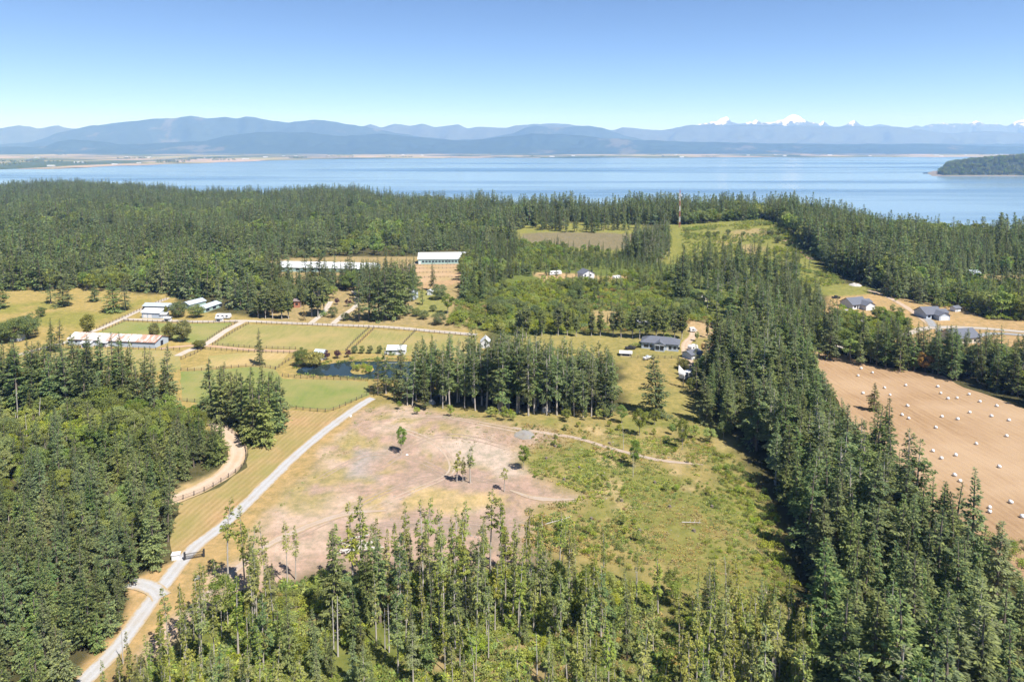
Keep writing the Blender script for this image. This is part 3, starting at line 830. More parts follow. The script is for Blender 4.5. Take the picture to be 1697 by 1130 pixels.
def kites(p, d, n, ln, wd, sag):
    """leafy sprays: p base points, d heading, n up-ish normal, ln length, wd width"""
    s = np.cross(d, n); s /= np.linalg.norm(s, axis=1, keepdims=True) + 1e-9
    ln = ln[:, None]; wd = wd[:, None]
    up = np.array([[0, 0, 1.0]])
    v0 = p; v1 = p + d * ln * 0.45 + s * wd * 0.5; v2 = p + d * ln - up * ln * sag; v3 = p + d * ln * 0.45 - s * wd * 0.5
    m = len(p)
    V = np.stack([v0, v1, v2, v3], 1).reshape(-1, 3)
    b = np.arange(m)[:, None] * 4
    F = np.concatenate([b + np.array([[0, 1, 2]]), b + np.array([[0, 2, 3]])], 0)
    return V, F

def unit(a):
    return a / (np.linalg.norm(a, axis=-1, keepdims=True) + 1e-9)

def make_fir(seed, H=26.0, Rc=4.0, base=0.2, gap=0.22, spm=5.0, size=0.95, power=0.75, gaps=0.12, lean=0.4, trunk_r=0.32, patchy=0.0):
    g = np.random.default_rng(seed)
    lx, ly = g.normal(0, lean, 2)
    zb = H * base
    def axis(z):
        t = z / H
        return np.array([lx * t * t + 0.1 * math.sin(5 * t + seed), ly * t * t, z])
    path = [axis(H * t) for t in np.linspace(0, 1, 9)]
    rad = [trunk_r * (1 - t) ** 0.8 + 0.025 for t in np.linspace(0, 1, 9)]; rad[0] *= 1.25
    tp = [tube(path, rad, 6)]
    P = []; D = []; NN = []; L_ = []
    z = zb
    phase = g.uniform(0, 6.28)
    while z < H - 0.15:
        t = (H - z) / (H - zb)
        az = phase + z * 7.3 + g.normal(0, 1.3)
        Lb = Rc * min(1.0, t * 1.12) ** power * g.uniform(0.55, 1.12) + 0.15
        if t > 0.8: Lb *= 1 - (t - 0.8) * 1.6 * g.uniform(0.3, 1.0)
        Lb *= 0.82 + 0.28 * math.sin(z * 0.9 + az + seed) 
        if patchy and math.sin(z * 0.8 + 3.1 * math.sin(az + seed)) < patchy - 1: z += gap * g.uniform(0.6, 1.4); continue
        if g.random() > gaps:
            el = math.radians(38 * (1 - t) - 16 * t + g.normal(0, 9))
            dv = np.array([math.cos(az) * math.cos(el), math.sin(az) * math.cos(el), math.sin(el)])
            sv = np.array([-math.sin(az), math.cos(az), 0.0])
            n = max(4, int(Lb * spm))
            s = np.sort(g.uniform(0.12, 1.0, n) ** 0.8)
            lat = g.uniform(-1, 1, n) * 0.42 * Lb * (1.05 - s) * np.minimum(1, s * 3)
            c = axis(z)
            p = c + dv * (s * Lb)[:, None] + sv * lat[:, None]
            p[:, 2] += -0.10 * Lb * s * s + g.normal(0, 0.10, n)
            d = dv[None] * g.uniform(0.5, 1.1, n)[:, None] + sv[None] * (np.sign(lat) * g.uniform(0.1, 0.9, n))[:, None]
            d[:, 2] += g.uniform(-0.45, 0.15, n)
            P.append(p); D.append(unit(d)); NN.append(unit(np.array([[0, 0, 1.0]]) + g.normal(0, 0.42, (n, 3))))
            L_.append(size * g.uniform(0.6, 1.3, n) * (0.65 + 0.35 * min(1, t * 2.5)))
            if Lb > 1.2:
                tp.append(tube([c, c + dv * Lb * 0.75 - np.array([0, 0, 0.05 * Lb])], [0.035 + 0.008 * Lb, 0.012], 3))
        elif z < zb + 0.5 * (H - zb) and g.random() < 0.5:
            el = g.normal(-0.1, 0.2); q = np.array([math.cos(az) * math.cos(el), math.sin(az) * math.cos(el), math.sin(el)])
            tp.append(tube([axis(z), axis(z) + q * Lb * 0.5], [0.05, 0.012], 3))
        z += gap * g.uniform(0.6, 1.4)
    # dead stubs below the crown
    for k in range(int(zb / 1.3)):
        zz = g.uniform(2.0, max(zb, 2.1)); az = g.uniform(0, 6.28); q = np.array([math.cos(az), math.sin(az), g.uniform(-0.4, 0.2)])
        tp.append(tube([axis(zz), axis(zz) + q * g.uniform(0.4, 1.2)], [0.035, 0.01], 3))
    # leader
    n = 14
    zz = np.linspace(H - 1.6, H, n); az = g.uniform(0, 6.28, n)
    P.append(np.stack([np.full(n, lx), np.full(n, ly), zz], 1)); D.append(unit(np.stack([np.cos(az), np.sin(az), np.full(n, 0.9)], 1)))
    NN.append(unit(g.normal(0, 1, (n, 3)))); L_.append(np.full(n, size * 0.5))
    P = np.concatenate(P); D = np.concatenate(D); NN = np.concatenate(NN); L_ = np.concatenate(L_)
    return cat(tp), kites(P, D, NN, L_, L_ * g.uniform(0.38, 0.6, len(L_)), 0.18)

def make_broad(seed, H=13.0, Rc=3.6, base=0.25, nb=34, nl=70, leaf=0.5, trunk_r=0.2, squash=1.0, stems=1, hang=0.0):
    g = np.random.default_rng(seed)
    tp = []; P = []; D = []; NN = []; L_ = []
    zb = max(H * base, 0.35); zc = (H + H * base) / 2; hz = (H - H * base) / 2
    tx, ty = g.normal(0, 0.4, 2); zt = zc + hz * 0.6
    for s_ in range(stems):
        off = g.normal(0, 0.35 * (stems > 1), 2)
        tp.append(tube([(off[0], off[1], 0), (off[0] * 2, off[1] * 2, zb), (tx + off[0] * 3, ty + off[1] * 3, zt)], [trunk_r, trunk_r * 0.75, 0.05], 5))
    for b in range(nb):
        q = unit(g.normal(0, 1, 3)); r = g.uniform(0.35, 1.0) ** 0.5
        q[2] = q[2] * 0.9 + 0.1
        wz = 1.0 if q[2] > 0 else 0.85
        c = np.array([q[0] * Rc * r, q[1] * Rc * r, zc + q[2] * hz * r * wz]) * np.array([1, 1, 1.0])
        rb = Rc * g.uniform(0.22, 0.40) * squash
        if b % 3 == 0:
            f_ = float(np.clip((zb + (c[2] - zb) * 0.25 - zb) / (zt - zb), 0, 0.9))
            tp.append(tube([(tx * f_, ty * f_, zb + f_ * (zt - zb)), (c[0] * 0.5, c[1] * 0.5, c[2] * 0.75 + zb * 0.2), c], [trunk_r * 0.45, 0.05, 0.02], 3))
        m = int(nl * g.uniform(0.6, 1.3))
        o = unit(g.normal(0, 1, (m, 3))); o[:, 2] = np.abs(o[:, 2]) * 0.8 + o[:, 2] * 0.2
        p = c + o * rb * g.uniform(0.55, 1.08, (m, 1))
        d = unit(np.cross(o, g.normal(0, 1, (m, 3))) + o * 0.3 + np.array([[0, 0, -hang]]))
        P.append(p); D.append(d); NN.append(unit(o + g.normal(0, 0.5, (m, 3)) + np.array([[0, 0, 0.4]])))
        L_.append(leaf * g.uniform(0.55, 1.35, m) * (1 + hang))
    P = np.concatenate(P); D = np.concatenate(D); NN = np.concatenate(NN); L_ = np.concatenate(L_)
    return cat(tp), kites(P, D, NN, L_, L_ * g.uniform(0.5, 0.85, len(L_)) / (1 + hang), 0.12)

def make_bush(seed, H=2.0, Rc=1.5, n=420, leaf=0.25):
    g = np.random.default_rng(seed)
    lob = 7
    C = np.stack([g.normal(0, Rc * 0.42, lob), g.normal(0, Rc * 0.42, lob), g.uniform(0.25, 0.75, lob) * H], 1)
    k = g.integers(0, lob, n)
    o = unit(g.normal(0, 1, (n, 3))); o[:, 2] = np.abs(o[:, 2])
    p = C[k] + o * (g.uniform(0.25, 0.5, (n, 1)) * np.array([[Rc, Rc, H * 0.7]]))
    p[:, 2] = np.maximum(p[:, 2], 0.03)
    d = unit(o + g.normal(0, 0.6, (n, 3))); nn = unit(o + g.normal(0, 0.5, (n, 3)) + np.array([[0, 0, 0.5]]))
    l = leaf * g.uniform(0.6, 1.4, n)
    st = [tube([(0, 0, -0.1), C[j] * np.array([1, 1, 0.9])], [0.05, 0.02], 3) for j in range(lob)]
    return cat(st), kites(p, d, nn, l, l * 0.6, 0.1)

def make_tuft(seed, Rc=0.6, H=0.5, n=34, leaf=0.45):
    g = np.random.default_rng(seed)
    az = g.uniform(0, 6.28, n); r = g.uniform(0, 1, n) ** 0.6 * Rc
    p = np.stack([np.cos(az) * r, np.sin(az) * r, g.uniform(0, 0.5, n) * H], 1)
    d = unit(np.stack([np.cos(az + g.normal(0, 0.6, n)), np.sin(az), g.uniform(0.1, 1.3, n)], 1))
    return None, kites(p, d, unit(g.normal(0, 0.6, (n, 3)) + np.array([[0, 0, 1.0]])), leaf * g.uniform(0.6, 1.4, n), leaf * 0.5 * g.uniform(0.6, 1.4, n), 0.2)

def make_snag(seed, H=18.0, r=0.28):
    g = np.random.default_rng(seed)
    lx, ly = g.normal(0, 0.5, 2)
    tp = [tube([(lx * t * t, ly * t * t, H * t) for t in np.linspace(0, 1, 6)], [r * (1 - 0.75 * t) for t in np.linspace(0, 1, 6)], 6)]
    for k in range(16):
        t = g.uniform(0.3, 0.97); az = g.uniform(0, 6.28); L = g.uniform(0.5, 2.2) * (1.2 - t)
        a = np.array([lx * t * t, ly * t * t, H * t]); q = np.array([math.cos(az), math.sin(az), g.uniform(-0.5, 0.3)])
        tp.append(tube([a, a + q * L * 0.6, a + q * L + np.array([0, 0, -0.15 * L])], [0.05, 0.03, 0.01], 3))
    return cat(tp), None

PROTO = {}      # kind -> list of (trunk mesh or None, crown mesh or None, joined mesh, native height)
def proto(kind, shapes, leafm, barkm, Hn):
    out = []
    for t, c in shapes:
        tm = mesh_np('trunk', t[0], t[1], [barkm]) if t is not None else None
        cm = mesh_np('crown', c[0], c[1], [leafm]) if c is not None else None
        if t is not None and c is not None:
            V, F = cat([t, c]); mi = np.r_[np.zeros(len(t[1])), np.ones(len(c[1]))]
            jm = mesh_np(kind, V, F, [barkm, leafm], mi)
        else:
            jm = tm or cm
        out.append((tm, cm, jm, Hn))
    PROTO[kind] = out

proto('fir', [make_fir(s, 26, (3.3, 3.8, 4.4, 5.0, 3.6)[s % 5], (0.05, 0.12, 0.20, 0.09)[s % 4], 0.15, (14, 13, 12)[s % 3], 0.64, (0.78, 0.95, 1.1, 0.7)[s % 4], (0.05, 0.12, 0.24)[s % 3], 0.5, 0.32, (0.0, 0.0, 0.25)[s % 3]) for s in range(1, 13)], 'fir_needles', 'bark', 26)
proto('thin', [make_fir(s, 22, 1.35 + 0.25 * (s % 4), (0.34, 0.5, 0.42, 0.58)[s % 4], 0.12, 15.0, 0.52, 0.55, 0.15, 0.7, 0.2, 0.3) for s in range(21, 29)], 'thin_needles', 'pale_bark', 22)
proto('tallstem', [make_fir(s, 26, 3.7 + 0.3 * (s % 3), (0.26, 0.34, 0.22)[s % 3], 0.15, 13.0, 0.64, 0.6, 0.12, 0.4, 0.28, 0.2) for s in range(31, 36)], 'fir_needles', 'pale_bark', 26)
proto('cedar', [make_fir(s, 18, 3.4, 0.04, 0.13, 13.5, 0.56, 0.85, 0.05, 0.3, 0.3) for s in range(41, 45)], 'cedar_needles', 'bark', 18)
proto('topiary', [make_broad(s, 9, 2.5, 0.0, 70, 95, 0.30, 0.2, 1.15) for s in range(46, 48)], 'topiary_needles', 'bark', 9)
proto('broad', [make_broad(s, 13, 3.4 + 0.3 * (s % 3), 0.22, 44, 150, 0.36) for s in range(51, 57)], 'broad_leaves', 'pale_bark', 13)
proto('bright', [make_broad(s, 8, 2.8, 0.12, 30, 120, 0.30, 0.14, 1.0, 1) for s in range(61, 65)], 'bright_leaves', 'bark', 8)
proto('poplar', [make_broad(s, 17, 1.55, 0.08, 64, 60, 0.46, 0.2, 1.25) for s in range(71, 75)], 'poplar_leaves', 'pale_bark', 17)
proto('round', [make_broad(s, 10, 4.9, 0.0, 62, 150, 0.36, 0.22, 0.95) for s in range(57, 61)], 'round_leaves', 'bark', 10)
proto('willow', [make_broad(81, 8, 4.6, 0.15, 40, 90, 0.55, 0.25, 1.0, 1, 0.9)], 'willow_leaves', 'bark', 8)
proto('purple', [make_broad(s, 6, 2.4, 0.15, 26, 70, 0.4, 0.15) for s in (83, 84)], 'purple_leaves', 'bark', 6)
proto('rust', [make_broad(85, 10, 4.0, 0.15, 36, 80, 0.5)], 'rust_leaves', 'bark', 10)
proto('yellow', [make_fir(87, 14, 2.6, 0.06, 0.2, 6, 0.7)], 'dry_leaves', 'bark', 14)
proto('bush', [make_bush(s) for s in range(91, 96)], 'broad_leaves', 'bark', 2)
proto('brightbush', [make_bush(s) for s in range(96, 101)], 'bright_leaves', 'bark', 2)
proto('drybush', [make_bush(s) for s in range(101, 104)], 'dry_leaves', 'bark', 2)
proto('tuft', [make_tuft(s) for s in range(111, 115)], 'bright_leaves', 'bark', 0.5)
proto('tuftg', [make_tuft(s) for s in range(115, 118)], 'broad_leaves', 'bark', 0.5)
proto('drytuft', [make_tuft(s) for s in range(118, 121)], 'dry_leaves', 'bark', 0.5)
proto('snag', [make_snag(s) for s in range(121, 125)], 'bark', 'dead_wood', 18)
proto('farfir', [make_fir(s, 26, (4.0, 5.0, 6.0)[s % 3], 0.04, 0.34, 4.2, 1.6, (0.75, 0.95, 1.1)[s % 3], 0.06) for s in range(131, 138)], 'fir_needles', 'bark', 26)
proto('farbroad', [make_broad(s, 14, 4.0, 0.15, 26, 34, 1.0) for s in range(141, 144)], 'broad_leaves', 'bark', 14)

# ------------------------------------------------------------------ trees: where they stand
RNG = np.random.default_rng(2024)
KIND = {  # kind: (object name, category, look)
    'fir': ('fir_tree', 'fir tree', 'full dark green fir'),
    'tallstem': ('fir_tree', 'fir tree', 'fir with bare lower trunk'),
    'thin': ('slender_fir_tree', 'slender fir', 'slender thin-crowned fir'),
    'cedar': ('cedar_tree', 'cedar tree', 'dense drooping cedar'),
    'topiary': ('clipped_cedar', 'cedar tree', 'dense egg-shaped cedar'),
    'broad': ('broadleaf_tree', 'broadleaf tree', 'rounded green broadleaf tree'),
    'round': ('round_tree', 'broadleaf tree', 'rounded dense green tree'),
    'bright': ('broadleaf_shrub', 'shrub', 'bright yellow-green tall shrub'),
    'poplar': ('poplar_tree', 'poplar tree', 'narrow columnar poplar'),
    'willow': ('willow_tree', 'willow tree', 'drooping golden willow'),
    'purple': ('plum_tree', 'plum tree', 'small purple-leaved tree'),
    'rust': ('rusty_tree', 'broadleaf tree', 'rounded rust-brown tree'),
    'yellow': ('yellowing_conifer', 'conifer', 'yellowing conifer'),
    'bush': ('bush', 'bush', 'rounded green bush'),
    'brightbush': ('bush', 'bush', 'bright green bush'),
    'snag': ('dead_tree', 'dead tree', 'bare grey dead tree'),
}
IND = []                # single trees: dicts
STUFF = {}              # stuff name -> list of (kind, variant, x, y, z, rz, sxy, sz)
CLEAR = []              # world circles kept free of scattered trees: (x, y, r)

def clear_at(u, v, r):
    p = gp(u, v); CLEAR.append((p.x, p.y, r))

def scatter(poly, sp, mix, place, group, stuff=None, ymax=2200.0, ymin=70.0, dens=None, xlim=0.95, seed=0, lift=0.0, broadness=1.0):
    """poly: photo outline of the trees' feet. mix: kind -> (weight, low height, high height)"""
    g = np.random.default_rng(seed + int(sp * 100))
    P = np.array(poly, float)
    vmin, vmax = P[:, 1].min(), P[:, 1].max()
    y0 = max(ymin, FPX * 75.0 / max(vmax - VH, 1)); y1 = min(ymax, FPX * 135.0 / max(vmin - VH, 1))
    x0 = (P[:, 0].min() - UC) / FPX; x1 = (P[:, 0].max() - UC) / FPX
    ny = int((y1 - y0) / sp) + 1
    xa = min(x0 * y0, x0 * y1); xb = max(x1 * y0, x1 * y1)
    nx = int((xb - xa) / sp) + 1
    X, Y = np.meshgrid(xa + np.arange(nx) * sp, y0 + np.arange(ny) * sp)
    X = X + g.uniform(-0.45, 0.45, X.shape) * sp; Y = Y + g.uniform(-0.45, 0.45, Y.shape) * sp
    X = X.ravel(); Y = Y.ravel()
    k = np.abs(X) < xlim * np.maximum(Y, 60) + 20
    X = X[k]; Y = Y[k]
    Z = height(X, Y)
    u, v = pix(X, Y, Z)
    k = inside(u, v, [tuple(p) for p in poly]) & (Z > SEA + 12)
    if dens is not None: k &= dens(X, Y, u, v) > g.random(len(X))
    for cx, cy_, r in CLEAR: k &= np.hypot(X - cx, Y - cy_) > r
    X, Y, Z = X[k], Y[k], Z[k]
    kinds = list(mix); w = np.array([mix[q][0] for q in kinds], float); w /= w.sum()
    ci = g.choice(len(kinds), len(X), p=w)
    if len(kinds) > 1:      # kinds grow in drifts
        ds = 22.0 if stuff != 'forest' else 70.0
        drift = fbm(X / ds, Y / ds, 300 + seed, 3)
        r = drift.argsort().argsort() / max(1, len(X)) * 0.6 + g.random(len(X)) * 0.4
        r = r.argsort().argsort() / max(1, len(X))
        ci = np.searchsorted(np.cumsum(w), r).clip(0, len(kinds) - 1)
    ry = (-Y).argsort().argsort() / max(1, len(X)); rx = (X / np.maximum(Y, 1)).argsort().argsort() / max(1, len(X))
    wide = (P[:, 0].max() - P[:, 0].min()) > 1.6 * (vmax - vmin)
    stand = 0.76 + 0.44 * sstep(0.3, 0.7, fbm(X / 55.0, Y / 55.0, 900, 2))
    for q_, (x, y, z, c) in enumerate(zip(X, Y, Z, ci)):
        kd = kinds[c]; _, a, b = mix[kd]
        hgt = (a + (b - a) * g.beta(1.3, 1.3)) * float(stand[q_])
        var = int(g.integers(len(PROTO[kd]))); rz = float(g.uniform(0, 6.283)); wd = float(g.uniform(0.85, 1.25)) * broadness
        if stuff is None:
            IND.append(dict(kind=kd, var=var, x=x, y=y, z=z, h=hgt, w=wd, rz=rz, place=place, group=group, fixed=False, sect=(('left', 'middle', 'right')[min(2, int(rx[q_] * 3))] + ' part' if wide else ('far', 'middle', 'near')[min(2, int(ry[q_] * 3))] + (' left' if rx[q_] < 0.5 else ' right') + ' part')))
        else:
            s = hgt / PROTO[kd][0][3]
            STUFF.setdefault(stuff, []).append((kd, var, x, y, z - 0.15 + lift, rz, s * wd, s))

def single(kind, u, v, vtop, label, wide=1.0, var=None, group=None, rz=None):
    p = gp(u, v)
    hgt = max(1.0, (v - vtop) * p.y / FPX * 1.0)
    wide *= {'fir': 1.4, 'cedar': 1.2, 'poplar': 1.1}.get(kind, 1.0)
    var = RNG.integers(len(PROTO[kind])) if var is None else var % len(PROTO[kind])
    IND.append(dict(kind=kind, var=int(var), x=p.x, y=p.y, z=p.z, h=hgt, w=wide, rz=RNG.uniform(0, 6.28) if rz is None else rz, label=label, group=group, fixed=True))
    CLEAR.append((p.x, p.y, 2.2))

# lone and countable trees, traced one by one
single('broad', 665, 753, 704, 'lone leafy tree standing on bare pale dirt of the clearing', 0.62, group=None)
single('thin', 757, 798, 742, 'leaning thin tree, first of three together on the bare dirt', 1.9, 1)
single('thin', 767, 798, 752, 'shortest middle tree of three together on the bare dirt', 1.8, 3)
single('thin', 779, 800, 738, 'tallest and fullest of three thin trees on the bare dirt', 1.9, 0)
single('thin', 836, 814, 772, 'small thin tree beside the reddish dirt trail bend', 2.0, 2)
single('broad', 868, 778, 733, 'open leafy tree with dark shadow at dirt clearing edge', 0.8)
single('broad', 1060, 722, 674, 'open-crowned leafy tree with pale stems right of clearing trail', 0.9)
single('broad', 1131, 745, 690, 'small leafy tree with pale stem near the dark fir belt', 0.6)
single('broad', 1052, 775, 728, 'young rounded tree growing beside dead stem in shrubs', 0.7)
single('snag', 1049, 790, 745, 'short pale dead stem among shrubs at the clearing middle', 0.8)
single('snag', 1033, 745, 700, 'crooked pale dead stem leaning above the clearing shrubs', 0.8)
single('fir', 1087, 689, 585, 'big lone fir with pale trunk between house lawn and clearing', 1.15, 2)
single('cedar', 1448, 681, 631, 'lone young fir standing in the mown hay field', 1.25, 1)
single('fir', 430, 605, 541, 'lone dark fir standing in the paddock left of the pond', 0.8, 3)
single('fir', 86, 582, 524, 'taller of two firs standing together beside the long rusty-roofed barn', 1.0, 0)
single('fir', 99, 583, 526, 'shorter bushy fir of the pair beside the long rusty-roofed barn', 1.15, 4)
single('topiary', 146, 556, 520, 'egg-shaped cedar behind the long rusty-roofed barn', 1.0)
single('topiary', 256, 564, 534, 'smallest of three conical cedars beside the long barn', 0.95)
single('topiary', 281, 565, 532, 'middle one of three conical cedars beside the long barn', 1.1)
single('topiary', 304, 566, 529, 'largest of three conical cedars beside the long barn', 1.15)
single('topiary', 327, 578, 563, 'small clipped cedar bush at the farm lane junction', 1.7)
single('topiary', 334, 578, 563, 'second clipped cedar bush by the farm lane junction', 1.6, 1)
single('topiary', 275, 525, 506, 'narrow brownish cedar beside the white farm garage', 0.55)
single('round', 296, 525, 499, 'large dark round tree between the farm sheds', 1.15)
single('round', 325, 526, 504, 'second dark round tree between the farm sheds', 1.20)
single('round', 25, 566, 526, 'broad olive-green tree above the small white shed', 1.15)
single('round', 48, 560, 520, 'taller olive-green tree right of the small white shed', 1.00)
single('round', 5, 566, 534, 'low olive-green tree at the photo left edge near shed', 1.20)
single('round', 68, 525, 508, 'small grey-green round tree alone in the upper pasture', 0.90)
single('fir', 84, 503, 455, 'fir with pale stems standing in the upper pasture', 1.2, 1)
single('fir', 104, 508, 450, 'big spreading fir standing in the upper pasture', 1.35, 2)
single('fir', 157, 500, 462, 'fir at the forest edge behind the upper pasture', 1.3)
single('fir', 188, 518, 458, 'big fir beside the farm lane, left of its pair', 1.25)
single('fir', 208, 514, 462, 'big fir beside the farm lane, right of its pair', 1.25)
single('fir', 0, 512, 450, 'dark fir cut by the left photo edge above the pasture', 1.3)
single('willow', 520, 608, 582, 'golden weeping willow on the pond bank', 1.05)
single('round', 499, 607, 576, 'grey-green rounded tree at the left end of the pond', 0.85)
single('purple', 541, 596, 580, 'purple-leaved tree beside the white pond shed', 0.9)
single('purple', 560, 594, 579, 'middle purple-leaved tree on the pond bank', 1.0)
single('purple', 577, 592, 579, 'purple-leaved tree farthest from the white pond shed', 1.0)
for i, (u, w) in enumerate(((588, 'first'), (600, 'second'), (613, 'third'), (629, 'last'))):
    single('round', u, 586, 572, f'{w} small green tree in the row behind the pond, counted from purple trees', 0.7)
single('brightbush', 582, 597, 590, 'low yellow-green bush at the pond edge below purple trees', 1.2)
single('bright', 594, 615, 605, 'brownish bush on the little pond island', 1.0)
single('bright', 612, 619, 605, 'yellow-green bush on the little pond island', 1.2)
single('bush', 650, 589, 583, 'small round bush in front of the long white pond building', 1.3)
single('round', 572, 531, 518, 'light green round tree inside the fork of the estate drives', 1.10)
single('round', 552, 526, 508, 'dark green tree inside the fork of the estate drives', 0.90)
single('bush', 538, 524, 515, 'dark bush beside the left estate drive', 1.6)
single('purple', 577, 508, 495, 'purple-leaved tree beside the upper estate drive', 1.0)
single('purple', 559, 505, 493, 'smaller purple-leaved tree beside the upper estate drive', 0.9)
single('yellow', 504, 531, 500, 'yellow-orange conifer beside the poplars and the lane', 1.0)
single('bright', 552, 495, 473, 'pale yellow-green tree above the estate drives', 0.9)
for i, (u, vb, vt) in enumerate(((428, 527, 478), (440, 528, 474), (452, 528, 476), (467, 529, 482), (478, 528, 480), (517, 525, 462), (527, 526, 455), (537, 520, 458))):
    single('poplar', u, vb, vt, 'tall narrow poplar in the grove beside the estate lane', 1.35, group='poplars beside the estate lane')
for u, vb, vt in ((595, 532, 458), (612, 530, 440), (628, 532, 448), (640, 530, 432), (655, 528, 430), (668, 520, 428), (648, 505, 425), (625, 500, 440), (678, 500, 435), (606, 500, 470)):
    single('fir', u, vb, vt, 'big dark fir in the clump beside the estate house', 1.15, group='firs of the estate clump')
for u, vb, vt in ((466, 472, 430), (478, 468, 436), (508, 471, 428), (516, 469, 434), (530, 472, 424), (541, 470, 432), (556, 473, 430), (572, 475, 437), (584, 472, 428), (598, 474, 436), (450, 470, 425), (437, 480, 430)):
    single('fir', u, vb, vt - 9, 'dark fir standing in front of the long white-roofed hall', 1.25, group='firs in front of the long hall')
single('broad', 659, 530, 505, 'round tree on pale trunk at the estate clump edge', 0.9)
single('topiary', 667, 520, 500, 'rusty brown clipped cedar beside the estate clump', 1.2)
single('fir', 718, 482, 433, 'tall dark fir alone on the bare terraced paddock', 0.85, 5)
single('fir', 700, 505, 472, 'mid-height conifer below the terraced paddock', 1.1, 1)
single('round', 728, 496, 470, 'round green tree right of the white garden shed', 1.00)
for u, v, t, lb in ((681, 513, 506, 'small bright bush below the terraced paddock'), (690, 524, 510, 'left round bush on the estate lawn'), (702, 529, 514, 'large round bush on the estate lawn'), (718, 516, 505, 'upper round bush on the estate lawn')):
    single('round', u, v, t, lb, 1.15)
single('round', 728, 538, 517, 'dark round tree at the edge of shrubland and estate lawn', 1.10)
single('broad', 742, 520, 485, 'tall leafy tree at the edge of shrubland and estate lawn', 1.0)
# poplar row behind the grey house
for u, vb, vt in ((860, 556, 510), (872, 560, 505), (898, 557, 510), (925, 556, 505), (940, 556, 508), (955, 558, 522), (980, 557, 515), (995, 557, 512), (1016, 558, 507), (1029, 560, 505), (1048, 561, 512), (1060, 562, 505), (1072, 562, 512), (1087, 562, 500), (1100, 562, 505), (1118, 561, 512), (1130, 562, 506)):
    single('poplar', u, vb, vt, 'tall narrow tree in the row behind the grey house', 1.3, group='row of narrow trees behind the grey house')
single('poplar', 1172, 560, 527, 'narrow columnar tree beside the parked dark trailer, left one', 0.8)
single('poplar', 1186, 559, 528, 'narrow columnar tree beside the parked dark trailer, right one', 0.8)
single('brightbush', 1109, 566, 553, 'dome-shaped green bush behind the grey house roof', 1.1)
single('brightbush', 1054, 575, 566, 'yellow-green bush left of the grey house', 1.3)
single('broad', 1155, 566, 548, 'small brownish tree beside the house drive', 0.8)
single('rust', 1166, 583, 568, 'rounded purple-brown bush beside the parked trailers', 0.8)
single('rust', 1533, 617, 584, 'rounded rust-brown tree among the firs bordering the hay field', 0.95)
for u, vb in ((1130, 500), (1123, 500)):
    single('fir', u, vb, 405 + (u == 1123) * 14, 'big dark fir at the lower end of the ridge meadow' if u == 1130 else 'slightly lower dark fir at the ridge meadow end', 1.0)
# dense little wood beside the riding track
for i, (u, v, t) in enumerate(((350, 690, 590), (366, 700, 600), (385, 700, 610), (400, 708, 612), (415, 716, 604), (430, 728, 620), (445, 722, 612), (458, 712, 620), (466, 700, 618), (420, 735, 632), (440, 738, 640), (372, 680, 596), (392, 684, 608), (436, 700, 600), (452, 692, 612))):
    single('cedar', u, v, t, 'dark dense fir of the small wood between riding track and paddock', 1.15, group='small dark wood beside the riding track')
single('snag', 204, 1099, 1030, 'stout grey broken snag standing beside the gravel drive', 0.9, 0)
for u, v, t in ((560, 1087, 975), (553, 1075, 985), (645, 1080, 990), (638, 1075, 1000), (890, 1118, 1040), (1203, 985, 915), (1455 - 400, 1000, 930)):
    single('snag', u, v, t, 'bare grey dead trunk standing in the foreground stand', 1.0, group='dead trunks of the foreground stand')
for u, v, t in ((300, 1070, 958), (420, 1000, 862), (440, 990, 850), (378, 975, 815), (405, 970, 822), (490, 960, 862), (585, 990, 822), (598, 985, 808), (670, 985, 838), (702, 1000, 825), (755, 1010, 858), (772, 1010, 850), (625, 960, 848), (655, 962, 856)):
    single('thin', u, v, t, 'slender bare-stemmed fir on the sunny edge of the foreground stand', 1.1, group='edge firs of the foreground stand')
single('fir', 555, 1040, 862, 'big full fir at the dirt edge of the foreground stand', 0.95, 3)
single('fir', 630, 1030, 880, 'second full fir at the dirt edge of the foreground stand', 0.95, 5)
for u, v in ((560, 590), (1600, 560)):
    pass

# buildings keep the trees off
for u, v, r in ((190, 567, 22), (262, 515, 16), (350, 512, 14), *[(470 + 25 * k, 443, 14) for k in range(7)], (705, 433, 13), (735, 433, 14), (762, 433, 13), (972, 460, 8), (920, 454, 7), (1095, 575, 13), (1153, 590, 7), (1141, 625, 7), (1428, 508, 13), (1555, 526, 13), (1604, 560, 11), (1587, 515, 4), (803, 572, 6), (655, 584, 8), (528, 588, 5), (1622, 462, 10), (1126, 378, 3), (295, 925, 4)):
    clear_at(u, v, r)

def gapn(sc, lo, hi, sd):
    return lambda X, Y, u, v: sstep(lo, hi, fbm(X / sc, Y / sc, sd, 2))

# foreground stand (bottom centre)
scatter([(238, 1088), (330, 1032), (450, 1005), (460, 1200), (300, 1480), (40, 1480), (165, 1150)], 4.4, {'thin': (0.85, 9, 17), 'cedar': (0.15, 6, 11)}, 'stand corner beside the drive', 'stand corner beside the drive', seed=75)
CPOLY = [(330, 1020), (420, 980), (480, 962), (600, 962), (720, 945), (850, 945), (1000, 960), (1100, 980), (1200, 1000), (1335, 1045), (1400, 1480), (120, 1480), (200, 1160), (255, 1100)]
scatter(CPOLY, 3.5, {'thin': (0.80, 10, 18), 'tallstem': (0.05, 13, 18), 'broad': (0.05, 6, 9), 'cedar': (0.06, 7, 12), 'fir': (0.04, 11, 16)}, 'foreground stand below the dirt clearing', 'foreground stand', seed=1, dens=lambda X, Y, u, v: 0.38 + 0.6 * sstep(0.30, 0.55, fbm(X / 14.0, Y / 14.0, 88, 2)))
